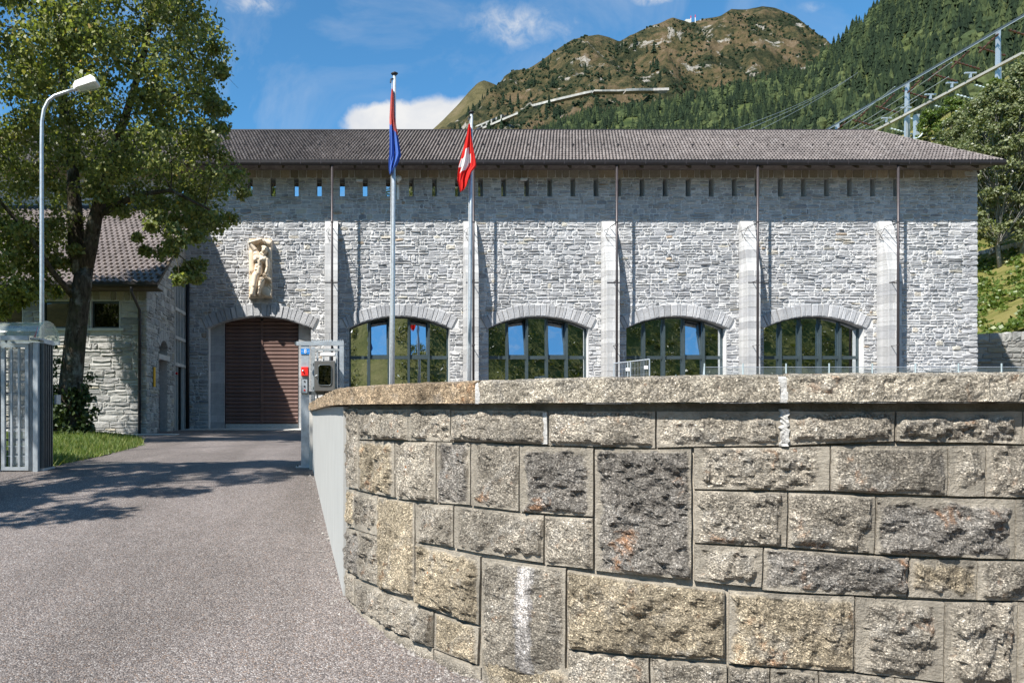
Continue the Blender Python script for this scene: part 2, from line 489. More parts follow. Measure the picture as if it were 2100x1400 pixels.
class MB:
    def __init__(self):
        self.v = []; self.f = []; self.c = []
    def add(self, v, f, col=None):
        b = len(self.v)
        self.v.extend(v)
        self.f.extend([tuple(i + b for i in q) for q in f])
        if col is not None:
            self.c.extend([col] * len(v))
        return self
    def box(self, x0, x1, y0, y1, z0, z1, col=None):
        v = [(x0, y0, z0), (x1, y0, z0), (x1, y1, z0), (x0, y1, z0), (x0, y0, z1), (x1, y0, z1), (x1, y1, z1), (x0, y1, z1)]
        f = [(3, 2, 1, 0), (4, 5, 6, 7), (0, 1, 5, 4), (1, 2, 6, 5), (2, 3, 7, 6), (3, 0, 4, 7)]
        return self.add(v, f, col)
    def bbox(self, x0, x1, y0, y1, z0, z1, b):
        """box with chamfered vertical and horizontal front edges"""
        def ring(z, i):
            return [(x0 + i, y0, z), (x1 - i, y0, z), (x1, y0 + i, z), (x1, y1 - i, z), (x1 - i, y1, z), (x0 + i, y1, z), (x0, y1 - i, z), (x0, y0 + i, z)]
        def inner(z):
            return [(x0 + b, y0 + b, z), (x1 - b, y0 + b, z), (x1 - b, y0 + b, z), (x1 - b, y1 - b, z), (x1 - b, y1 - b, z), (x0 + b, y1 - b, z), (x0 + b, y1 - b, z), (x0 + b, y0 + b, z)]
        v = inner(z0) + ring(z0 + b, b) + ring(z1 - b, b) + inner(z1)
        f = []
        for k in range(3):
            for i in range(8):
                j = (i + 1) % 8
                f.append((k * 8 + i, k * 8 + j, k * 8 + 8 + j, k * 8 + 8 + i))
        f.append((0, 7, 5, 3, 1)[::1]); f.append((24, 26, 28, 30))
        return self.add(v, f)
    def tube(self, pts, rad, n=8, cap=True):
        pts = [Vector(p) for p in pts]
        if not isinstance(rad, (list, tuple)):
            rad = [rad] * len(pts)
        v = []; f = []
        ref = None
        for i, p in enumerate(pts):
            d = (pts[min(i + 1, len(pts) - 1)] - pts[max(i - 1, 0)]).normalized()
            if ref is None:
                ref = Vector((0, 0, 1)) if abs(d.z) < 0.9 else Vector((1, 0, 0))
            a = d.cross(ref)
            if a.length < 1e-5:
                a = d.cross(Vector((0, 1, 0)))
            a.normalize()
            b = a.cross(d).normalized()
            ref = b
            for k in range(n):
                w = 2 * math.pi * k / n
                v.append(tuple(p + (a * math.cos(w) + b * math.sin(w)) * rad[i]))
        for i in range(len(pts) - 1):
            for k in range(n):
                k2 = (k + 1) % n
                f.append((i * n + k, i * n + k2, (i + 1) * n + k2, (i + 1) * n + k))
        if cap:
            f.append(tuple(range(n - 1, -1, -1)))
            f.append(tuple((len(pts) - 1) * n + k for k in range(n)))
        return self.add(v, f)
    def bar(self, a, b, w, h=None):
        """rectangular bar from a to b"""
        a, b = Vector(a), Vector(b)
        h = h or w
        d = (b - a).normalized()
        up = Vector((0, 0, 1)) if abs(d.z) < 0.95 else Vector((0, 1, 0))
        s = d.cross(up).normalized() * (w / 2)
        u = s.cross(d).normalized() * (h / 2)
        v = [tuple(p + i * s + j * u) for p in (a, b) for i, j in ((-1, -1), (1, -1), (1, 1), (-1, 1))]
        return self.add(v, [(0, 1, 2, 3), (7, 6, 5, 4), (0, 4, 5, 1), (1, 5, 6, 2), (2, 6, 7, 3), (3, 7, 4, 0)])
    def build(self, name, mat, parent=None, smooth=False, piv=None):
        t = None
        if self.c:
            t = np.array([(c[0], c[1], c[2], 1.0) for c in self.c])
        return mk(name, self.v, self.f, mat, parent, smooth, t, piv)

def copy_child(o, parent, loc):
    c = o.copy()
    link(c)
    c.location = loc
    c.parent = None
    c.parent = parent
    c.matrix_parent_inverse = Matrix.Translation(-world_loc(parent))
    return c

def fbm(p, o=4):
    return mnoise.fractal(p, 0.9, 2.1, o)

def sstep(a, b, x):
    t = min(1.0, max(0.0, (x - a) / (b - a)))
    return t * t * (3 - 2 * t)

GZ = -0.84                       # yard level
D = 30.0                         # distance of the facade plane
def road_z(y):
    z = -1.5 + 0.069 * y
    if y < 0:
        z = -1.5 + 0.03 * y
        return max(z, -2.1)
    k = sstep(7.5, 11.5, y)
    return z * (1 - k) + (-0.81 - 0.03 * sstep(11, 20, y)) * k

# ------------------------------------------------------------------ ground
def build_ground():
    v = []; f = []
    xs = [-6000, -900, -200, -60, -30, 0, 30, 60, 200, 900, 6000]
    ys = [-6000, -900, -150, -60, -40, -20, -10, 0, 2, 4, 6, 7.5, 8.5, 9.5, 10.5, 11.5, 14, 18, 22, 30, 45, 80, 200, 900, 6000]
    for y in ys:
        for x in xs:
            v.append((x, y, road_z(y) - 0.06))
    n = len(xs)
    for j in range(len(ys) - 1):
        for i in range(n - 1):
            f.append((j * n + i, j * n + i + 1, (j + 1) * n + i + 1, (j + 1) * n + i))
    tag(mk('ground', v, f, M['hillgrass']), 'flat valley ground around the driveway and buildings', None, None, 'structure')
    v = []; f = []
    xs = np.linspace(-16, 34, 26)
    ys = np.concatenate([np.linspace(-14, 0, 8), np.linspace(0.5, 14, 40), np.linspace(14.6, 29.95, 16)])
    for y in ys:
        for x in xs:
            v.append((x, y, road_z(y) + 0.012 * mnoise.noise((x * 0.35, y * 0.35, 0))))
    n = len(xs)
    for j in range(len(ys) - 1):
        for i in range(n - 1):
            f.append((j * n + i, j * n + i + 1, (j + 1) * n + i + 1, (j + 1) * n + i))
    tag(mk('driveway', v, f, M['asphalt'], smooth=True), 'worn speckled asphalt driveway rising to the garage door', None, None, 'structure')
build_ground()

# ------------------------------------------------------------------ masonry generator
GREYS = [((0.445, 0.445, 0.45), 44), ((0.49, 0.49, 0.49), 34), ((0.39, 0.395, 0.405), 22), ((0.32, 0.326, 0.34), 7), ((0.53, 0.525, 0.515), 16), ((0.48, 0.445, 0.385), 2.5), ((0.42, 0.345, 0.27), 0.8), ((0.56, 0.53, 0.46), 1.6)]
WARMS = [((0.40, 0.39, 0.365), 40), ((0.47, 0.46, 0.43), 30), ((0.33, 0.325, 0.31), 24), ((0.26, 0.26, 0.25), 8), ((0.45, 0.41, 0.33), 6)]
def pick(pal, rr):
    c = rr.choices([p[0] for p in pal], [p[1] for p in pal])[0]
    k = rr.uniform(0.86, 1.12)
    return (c[0] * k, c[1] * k, c[2] * k)

def courses(a0, a1, b0, b1, free, rr, hmin=0.11, hmax=0.25, lmin=0.15, lmax=0.52, split=0.5):
    """rubble courses inside [a0,a1]x[b0,b1]; free(bl,bh) gives the open intervals of a row"""
    out = []
    b = b0
    while b < b1 - 0.03:
        h = rr.uniform(hmin, hmax)
        if b + h > b1 - hmin * 0.6:
            h = b1 - b
        for (s0, s1) in free(b, b + h):
            a = s0
            while a < s1 - 0.02:
                l = rr.uniform(lmin, lmax) * (0.7 if h < 0.12 else 1.0)
                if rr.random() < 0.22:
                    l *= 0.5
                elif rr.random() < 0.08:
                    l *= 1.6
                if a + l > s1 - lmin * 0.5:
                    l = s1 - a
                    if l > lmax * 1.25:
                        l *= rr.uniform(0.4, 0.6)
                if h > 0.145 and rr.random() < split:
                    k = rr.uniform(0.38, 0.62)
                    c = a + l * rr.uniform(0.4, 0.6) if l > 0.4 and rr.random() < 0.4 else None
                    out.append((a, a + l, b, b + h * k))
                    if c:
                        out.append((a, c, b + h * k, b + h)); out.append((c, a + l, b + h * k, b + h))
                    else:
                        out.append((a, a + l, b + h * k, b + h))
                else:
                    out.append((a, a + l, b, b + h))
                a += l
        b += h
    return out

def stone_geo(q, rr, gap=0.012, prot=(0.016, 0.050), jit=0.014):
    a0, a1, b0, b1 = q
    g = gap * rr.uniform(0.6, 1.3)
    a0 += g; a1 -= g; b0 += g * 0.8; b1 -= g * 0.8
    if a1 - a0 < 0.03 or b1 - b0 < 0.025:
        return None
    am, bm = (a0 + a1) / 2, (b0 + b1) / 2
    j = min(jit, (b1 - b0) * 0.12)
    U = rr.uniform
    cr = min(0.03, (b1 - b0) * 0.2)
    ring = [(a0 + U(0, cr), b0 + U(0, cr)), (am + U(-.3, .3) * (a1 - a0) * .5, b0 + U(-j, j)), (a1 - U(0, cr), b0 + U(0, cr)), (a1 + U(-j, j), bm),
            (a1 - U(0, cr), b1 - U(0, cr)), (am + U(-.3, .3) * (a1 - a0) * .5, b1 + U(-j, j)), (a0 + U(0, cr), b1 - U(0, cr)), (a0 + U(-j, j), bm)]
    p = U(*prot)
    v = [(x, y, -0.02) for x, y in ring]
    v += [(x, y, p * U(0.3, 0.8)) for x, y in ring]
    ins = U(0.08, 0.36)
    mi = min(a1 - a0, b1 - b0) * ins
    tl = U(-0.7, 0.7) * p
    for x, y in ring:
        dx = math.copysign(min(abs(x - am), mi), am - x); dy = math.copysign(min(abs(y - bm), mi), bm - y)
        v.append((x + dx * U(.6, 1.3), y + dy * U(.5, 1.2), p * U(0.55, 1.4) + tl * (y - bm) / (b1 - b0)))
    v.append((am + U(-.2, .2) * (a1 - a0), bm + U(-.15, .15) * (b1 - b0), p * U(0.85, 1.25)))
    f = []
    for k in (0, 8):
        for i in range(8):
            n = (i + 1) % 8
            f.append((k + i, k + n, k + 8 + n, k + 8 + i))
    for i in range(8):
        f.append((16 + i, 16 + (i + 1) % 8, 24))
    return v, f

def lay(stones, frame, rr, pal, parent, mat, single=300, name='stone', warp=0.02, piece_score=None, **kw):
    """the largest stones become single objects, the rest one mass"""
    o, U, V, N = [Vector(x) for x in frame]
    def key(q):
        s = (q[1] - q[0]) * (q[3] - q[2])
        return -s * (piece_score(q) if piece_score else 1.0)
    stones = sorted(stones, key=key)
    mass = MB()
    for i, q in enumerate(stones):
        g = stone_geo(q, rr, **kw)
        if g is None:
            continue
        col = pick(pal, rr)
        vv = []
        for a, b, d in g[0]:
            wz = warp * mnoise.noise((a * 0.9, b * 1.7, 3.1)) + warp * 0.6 * mnoise.noise((a * 2.7, b * 3.1, 7.7))
            vv.append(tuple(o + U * a + V * (b + wz) + N * d))
        if i < single:
            m = MB().add(vv, g[1], col)
            c = vv[24]
            m.build(name, mat, parent, piv=c)
        else:
            mass.add(vv, g[1], col)
    if mass.v:
        tag(mass.build(name + '_facing', mat, parent), kind='stuff')

# ------------------------------------------------------------------ power station
FX0, FX1 = -23.0, 25.86
WT = 10.02
PH = 5.65
BUT = [-0.60 + PH * i for i in range(5)]
WINX = [2.18, 7.88, 13.53, 19.16]
OPEN = [(-3.55, 2.09)] + [(x, 2.05) for x in WINX]      # centre and half-width of arched openings
SPR, CRN = 3.31, 3.79                                    # springing and crown of the intrados
RING = 0.50

def arch_R(hw):
    r = CRN - SPR
    return (hw * hw + r * r) / (2 * r)
def arch_z(dx, hw):
    Rr = arch_R(hw)
    return CRN - Rr + math.sqrt(max(0.0, Rr * Rr - dx * dx))

PS = thing('power_station', 'long grey stone power station with tiled hip roof and arched windows', 'building', (2, D, GZ))
NF = (0, -1, 0)

SLITX = [-3.94 + 0.945 * i for i in range(-11, 29)]
SLZ0, SLZ1 = 8.70, 9.44

def wall_core():
    """back plane of the facade with real openings, mortar coloured"""
    mb = MB()
    xs = sorted(set([FX0, -15.0, FX1] + [c + hw * k / 14 for c, hw in OPEN for k in range(-14, 15)] + [x + s * 0.10 for x in SLITX for s in (-1, 1)]))
    for x0, x1 in zip(xs[:-1], xs[1:]):
        xm = (x0 + x1) / 2
        top = WT + 0.02
        segs = []
        hole = None
        for c, hw in OPEN:
            if abs(xm - c) < hw:
                hole = (c, hw)
        slit = any(abs(xm - x) < 0.10 for x in SLITX)
        zt = [(top, top)]
        lo = [(GZ - 0.1, GZ - 0.1)]
        if hole:
            c, hw = hole
            lo = [(arch_z(x0 - c, hw), arch_z(x1 - c, hw))]
        cuts = []
        if slit:
            cuts = [(SLZ0, SLZ1)]
        a = lo[0]
        for z0, z1 in cuts:
            mb.add([(x0, D, a[0]), (x1, D, a[1]), (x1, D, z0), (x0, D, z0)], [(0, 1, 2, 3)])
            a = (z1, z1)
        mb.add([(x0, D, a[0]), (x1, D, a[1]), (x1, D, top), (x0, D, top)], [(0, 1, 2, 3)])
    # side and back walls
    yb = D + 5.6
    mb.add([(FX1, D, GZ - 0.1), (FX1, yb, GZ - 0.1), (FX1, yb, WT), (FX1, D, WT)], [(0, 1, 2, 3)])
    mb.add([(FX1, yb, GZ - 0.1), (FX0, yb, GZ - 0.1), (FX0, yb, WT), (FX1, yb, WT)], [(0, 1, 2, 3)])
    mb.add([(FX0, yb, GZ - 0.1), (FX0, D, GZ - 0.1), (FX0, D, WT), (FX0, yb, WT)], [(0, 1, 2, 3)])
    return mb.build('wall', M['mortar'], PS)
wall_core()

def reveals():
    for c, hw in OPEN:
        dp = 0.42
        mb = MB()
        pts = [(c - hw, GZ - 0.05)] + [(c + hw * k / 16, arch_z(hw * k / 16, hw)) for k in range(-16, 17)] + [(c + hw, GZ - 0.05)]
        for (xa, za), (xb, zb) in zip(pts[:-1], pts[1:]):
            mb.add([(xa, D - 0.03, za), (xb, D - 0.03, zb), (xb, D + dp, zb), (xa, D + dp, za)], [(0, 1, 2, 3)])
        mb.build('opening_reveal', M['mortar'], PS)
    for x in SLITX:
        mb = MB()
        x0, x1, z0, z1, d = x - .1, x + .1, SLZ0, SLZ1, 0.34
        mb.add([(x0, D - .03, z0), (x1, D - .03, z0), (x1, D - .03, z1), (x0, D - .03, z1), (x0, D + d, z0), (x1, D + d, z0), (x1, D + d, z1), (x0, D + d, z1)],
               [(0, 1, 5, 4), (1, 2, 6, 5), (2, 3, 7, 6), (3, 0, 4, 7)])
        w = mb.build('slit_window', M['mortar_dark'], PS, piv=(x, D, 9.07))
        MB().box(x0, x1, D + 0.30, D + 0.31, z0, z1).build('pane', M['glass'], w)
reveals()

def free_facade(b0, b1):
    bm = (b0 + b1) / 2
    left = -15.0 if b0 > 7.9 else -6.62
    right = FX1 - 0.22
    blk = []
    for c, hw in OPEN:
        z_out = CRN + RING
        if b1 < SPR + 0.02:
            blk.append((c - hw, c + hw))
        elif b0 < z_out - 0.03:
            Rr = arch_R(hw) + RING - 0.03
            zc = CRN - arch_R(hw)
            dz = max(b0, SPR) + (b1 - b0) * 0.5 - zc
            if dz < Rr:
                e = math.sqrt(Rr * Rr - dz * dz)
                ee = min(e, (hw + 0.36))
                blk.append((c - ee, c + ee))
    if b1 < 7.62:
        for x in BUT:
            blk.append((x - 0.24, x + 0.24))
    if b1 > SLZ0 + 0.02 and b0 < SLZ1 - 0.02:
        for x in SLITX:
            blk.append((x - 0.11, x + 0.11))
    iv = [(left, right)]
    for s, e in blk:
        n = []
        for a, b in iv:
            if e <= a or s >= b:
                n.append((a, b))
            else:
                if s - a > 0.03: n.append((a, s))
                if b - e > 0.03: n.append((e, b))
        iv = n
    return iv

rr = random.Random(11)
st = courses(-15, FX1, GZ - 0.02, 8.70, free_facade, rr)
st += courses(-15, FX1, 8.70, 9.44, free_facade, rr, 0.11, 0.2, 0.25, 0.5, 0.5)
lay(st, ((0, D, 0), (1, 0, 0), (0, 0, 1), NF), rr, GREYS, PS, M['facade'], 300,
    piece_score=lambda q: 1.0 if ((q[0] > -5.3 and q[2] > 1.5) or (q[0] < -0.9 and q[0] > -6)) else 0.02)

def band_and_quoins():
    r2 = random.Random(5)
    x = -14.0
    while x < FX1 - 0.3:
        w = r2.uniform(0.20, 0.46)
        g = stone_geo((x, x + w, 9.45, 9.93), r2, 0.008, (0.02, 0.04), 0.006)
        c = pick([((0.36, 0.31, 0.24), 3), ((0.31, 0.29, 0.25), 3), ((0.26, 0.23, 0.18), 2)], r2)
        MB().add([(a, D - d, b) for a, b, d in g[0]], g[1], c).build('lintel_slab', M['facade'], PS, piv=(x, D, 9.6))
        x += w
    z = GZ
    k = 0
    while z < WT - 0.1:
        h = r2.uniform(0.17, 0.29)
        if z + h > 9.8:
            h = WT - z
        w = 0.62 if k % 2 else 0.36
        w *= r2.uniform(0.85, 1.1)
        g = stone_geo((FX1 - w, FX1 + 0.03, z, z + h), r2, 0.007, (0.03, 0.055), 0.006)
        c = pick(GREYS[:5], r2)
        MB().add([(a, D - d if d > 0 else D + 0.3, b) for a, b, d in g[0]], g[1], c).build('quoin', M['facade'], PS, piv=(FX1, D, z))
        z += h; k += 1
band_and_quoins()

def voussoirs():
    r2 = random.Random(21)
    for c, hw in OPEN:
        Rr = arch_R(hw); zc = CRN - Rr
        a1 = math.asin(hw / Rr) + 0.02
        ang = -a1
        while ang < a1 - 0.001:
            w = r2.uniform(0.12, 0.30) / (Rr + 0.25)
            if ang + w > a1 - 0.018:
                w = a1 - ang
            ro = Rr + RING * r2.uniform(0.94, 1.08)
            e = 0.006 / Rr
            col = pick([((0.42, 0.425, 0.435), 4), ((0.46, 0.46, 0.465), 3), ((0.37, 0.375, 0.385), 3)], r2)
            pr = r2.uniform(0.05, 0.085)
            q = [(ang + e, Rr - 0.004), (ang + w - e, Rr - 0.004), (ang + w - e, ro), (ang + e, ro)]
            pts = [(c + rad * math.sin(a), zc + rad * math.cos(a)) for a, rad in q]
            mx = sum(p[0] for p in pts) / 4; mz = sum(p[1] for p in pts) / 4
            v = [(x, D + 0.36, z) for x, z in pts] + [(x, D - pr * 0.72, z) for x, z in pts]
            v += [(mx + (x - mx) * 0.82, D - pr * r2.uniform(0.85, 1.2), mz + (z - mz) * 0.86) for x, z in pts]
            f = []
            for k in (0, 4):
                for i in range(4):
                    f.append((k + i, k + (i + 1) % 4, k + 4 + (i + 1) % 4, k + 4 + i))
            f.append((8, 9, 10, 11))
            MB().add(v, f, col).build('voussoir', M['facade'], PS, piv=(mx, D, mz))
            ang += w
voussoirs()

def buttresses():
    r2 = random.Random(31)
    def depth(z):
        if z < 5.5: return 0.70
        if z < 7.35: return 0.70 - (z - 5.5) / 1.85 * 0.40
        return 0.30 - (z - 7.35) / 0.3 * 0.16
    for x in BUT:
        b = MB()
        zz = [GZ - 0.05, 5.5, 7.35, 7.60]
        hw = 0.252
        v = []
        for z in zz:
            d = depth(z) - 0.012
            v += [(x - hw, D, z), (x + hw, D, z), (x + hw, D - d, z), (x - hw, D - d, z)]
        f = [(k * 4 + i, k * 4 + (i + 1) % 4, k * 4 + 4 + (i + 1) % 4, k * 4 + 4 + i) for k in range(3) for i in range(4)] + [(12, 13, 14, 15)]
        core = mk('buttress', v, f, M['mortar'], PS)
        z = GZ
        while z < 7.62:
            h = r2.uniform(0.16, 0.36)
            if z + h > 7.45: h = 7.65 - z
            c = pick([((0.50, 0.498, 0.492), 8), ((0.475, 0.473, 0.47), 6), ((0.42, 0.42, 0.425), 0.8)], r2)
            parts = [(-0.264, 0.264)]
            if r2.random() < 0.45:
                k = r2.uniform(-0.1, 0.1)
                parts = [(-0.264, k), (k, 0.264)]
            for p0, p1 in parts:
                g = 0.004
                z0, z1 = z + g, z + h - g
                x0, x1 = x + p0 + (g if p0 > -0.26 else 0), x + p1 - (g if p1 < 0.26 else 0)
                d0, d1 = depth(z0), depth(z1)
                jj = r2.uniform(-0.006, 0.006)
                v = [(x0, D + .01, z0), (x1, D + .01, z0), (x1, D - d0 + .012 + jj, z0), (x1 - .012, D - d0 + jj, z0), (x0 + .012, D - d0 + jj, z0), (x0, D - d0 + .012 + jj, z0)]
                v += [(x0, D + .01, z1), (x1, D + .01, z1), (x1, D - d1 + .012 + jj, z1), (x1 - .012, D - d1 + jj, z1), (x0 + .012, D - d1 + jj, z1), (x0, D - d1 + .012 + jj, z1)]
                f = [(i, (i + 1) % 6, 6 + (i + 1) % 6, 6 + i) for i in range(6)] + [(6, 7, 8, 9, 10, 11), (5, 4, 3, 2, 1, 0)]
                kf = r2.uniform(0.92, 1.07); cc = tuple(t * kf for t in c)
                MB().add(v, f, cc).build('stone', M['ashlar'], core, piv=(x, D, z))
            z += h
buttresses()

# roof
EY, EZ = D - 1.05, 9.79
RY = EY + 3.75
RZ = 12.38
RXE, RXR = 25.98, 23.54          # eave corner, ridge end
RXL = -24.0
def main_roof():
    roof = MB()
    # deck under the tiles, closed to the back
    by = RY + 3.75
    v = [(RXL, EY, EZ - .02), (RXE, EY, EZ - .02), (RXR, RY, RZ - .02), (RXL, RY, RZ - .02), (RXL, by, EZ - .02), (RXE, by, EZ - .02)]
    roof.add(v, [(0, 1, 2, 3), (3, 2, 5, 4), (1, 5, 2), (0, 3, 4), (0, 4, 5, 1)])
    ro = roof.build('roof', M['tile'], PS)
    # tiles: wavy rows with a lip
    rows, tw, per = 17, 0.135, 5
    V = []; Fc = []
    base = 0
    sl = math.hypot(RY - EY, RZ - EZ)
    ny, nz = -(RZ - EZ) / sl, (RY - EY) / sl
    for r in range(rows):
        t0, t1 = r / rows, (r + 1) / rows + 0.012
        xr = RXE + (RXR - RXE) * (r + 0.5) / rows - 0.03
        n = int((xr - (-15.0)) / tw * per)
        x = -15.0 + np.arange(n + 1) * tw / per + (tw / 2 if r % 2 else 0)
        x = np.minimum(x, xr)
        ph = (np.arange(n + 1) % per) / per
        w = 0.033 * np.sin(ph * 2 * np.pi) + 0.008 * np.sin(ph * 4 * np.pi)
        jj = NR.normal(0, 0.004, n + 1)
        for t, lift in ((t0 - 0.002, -0.015), (t0, 0.085), (t1, 0.022)):
            h = lift + (w + jj if lift > 0 else 0)
            yy = EY + (RY - EY) * t + ny * h
            zz = EZ + (RZ - EZ) * t + nz * h
            V.append(np.stack([x, yy + 0 * x, zz + 0 * x], 1))
        i = np.arange(n)
        m = n + 1
        for k in (0, 1):
            a = base + k * m + i
            Fc.append(np.stack([a, a + 1, a + 1 + m, a + m], 1))
        base += 3 * m
    o = mk('tile_covering', np.concatenate(V), np.concatenate(Fc), M['tile'], ro)
    tag(o, kind='stuff')
    # ridge and hip caps
    mb = MB()
    mb.tube([(RXL, RY, RZ + .03), (RXR, RY, RZ + .03)], 0.075, 6)
    mb.build('ridge_cap', M['gutter'], ro)
    mb = MB()
    mb.tube([(RXR, RY, RZ + .02), (RXE, EY, EZ + .03)], 0.07, 6)
    mb.build('hip_cap', M['tile'], ro)
    # snow guards
    gx = -13.0
    g = MB()
    g.add([(-.04, 0, 0), (.04, 0, 0), (.05, -.01, .055), (0, -.012, .095), (-.05, -.01, .055), (-.04, .03, .02), (.04, .03, .02), (0, .03, .085)],
          [(0, 1, 2, 3, 4), (5, 7, 3, 4), (6, 2, 3, 7), (0, 4, 5), (1, 6, 2)])
    first = None
    t = 0.44
    while gx < 24.3:
        loc = Vector((gx, EY + (RY - EY) * t + ny * 0.06, EZ + (RZ - EZ) * t + nz * 0.06))
        if first is None:
            first = g.build('snow_guard', M['black'], ro)
            first.location = loc
            first.matrix_parent_inverse = Matrix.Translation(-world_loc(ro))
        else:
            copy_child(first, ro, loc)
        gx += 0.625
    # soffit boards, gutter
    mb = MB()
    sls = (RZ - EZ) / (RY - EY)
    zz0, zz1 = EZ - .06, EZ - .06 + sls * (D - EY)
    v = [(x, y, z) for x in (-23.5, RXE - .02) for y, z in ((EY + .03, zz0 - .10), (EY + .03, zz0), (D, zz1), (D, zz1 - .16))]
    mb.add(v, [(0, 1, 2, 3), (7, 6, 5, 4), (0, 4, 5, 1), (2, 6, 7, 3), (0, 3, 7, 4), (1, 5, 6, 2)])
    mb.build('soffit', M['soffit'], PS)
    rx = -13.0
    while rx < 25.5:
        MB().add([(rx + a, y, z) for a in (0, .09) for y, z in ((EY + .05, zz0 - .20), (EY + .05, zz0 - .101), (D - .002, zz1 - .161), (D - .002, zz1 - .26))], [(0, 1, 2, 3), (7, 6, 5, 4), (0, 4, 5, 1), (2, 6, 7, 3), (0, 3, 7, 4), (1, 5, 6, 2)]).build('rafter', M['soffit'], PS)
        rx += 0.95
    MB().box(FX1 + .035, RXE + .02, D + 0.004, by - .1, EZ - 0.13, EZ - 0.03).build('soffit', M['soffit'], PS)
    prof = [(-.085, .075), (-.085, -.05), (-.06, -.11), (0.0, -.13), (.05, -.11), (.06, .045)]
    v = []; f = []
    for x in (RXL, RXE + .04):
        v += [(x, EY - .045 + a, EZ - .045 + b) for a, b in prof]
    n = len(prof)
    f = [(i, i + 1, n + i + 1, n + i) for i in range(n - 1)] + [tuple(range(n)), tuple(range(2 * n - 1, n - 1, -1))]
    gu = mk('gutter', v, f, M['gutter'], PS)
    x = -13.0
    fb = None
    while x < 26:
        if fb is None:
            fb = MB().box(-.012, .012, -.012, 0.0, -.10, .085).build('gutter_bracket', M['pipe'], gu)
            fb.location = (x, EY - .124, EZ - .045)
            fb.matrix_parent_inverse = Matrix.Translation(-world_loc(gu))
        else:
            copy_child(fb, gu, (x, EY - .124, EZ - .045))
        x += 0.80
    # downpipes
    for i, bx in enumerate(BUT):
        x = ((681, 971, 1265, 1554, 1842)[i] - PX0) / F * (EY - 0.02)
        py = EY - 0.02
        mb = MB()
        mb.tube([(x, py, EZ - .08), (x, py, 5.3), (x, py + .02, GZ + .02)], 0.047, 10)
        dpipe = mb.build('downpipe', M['pipe'], PS, smooth=True)
        for z in (7.35, 5.05, 2.5):
            m2 = MB()
            m2.tube([(x, py, z), (x, py, z + .045)], 0.058, 10)
            dd = 0.70 if z < 5.5 else 0.33
            m2.bar((x, py, z + .02), (x, D - dd + .02, z + .02), .02, .02)
            m2.build('pipe_clamp', M['pipe'], dpipe)
        m2 = MB()
        y2 = D - 0.30
        for a, b in (((x, py, 7.33), (x - .26, y2, 7.2)), ((x - .26, y2, 7.2), (x - .12, y2 - .15, 6.78)), ((x, py, 6.75), (x - .2, y2, 6.95)), ((x - .2, y2, 6.95), (x - .12, y2 - .2, 7.26))):
            m2.tube([a, b], 0.009, 5)
        m2.build('stay_wire', M['black'], dpipe)
        if True:
            MB().bar((bx - .26, D - .712, 5.06), (bx + .26, D - .712, 5.06), .008, .03).build('strap', M['pipe'], dpipe)
main_roof()

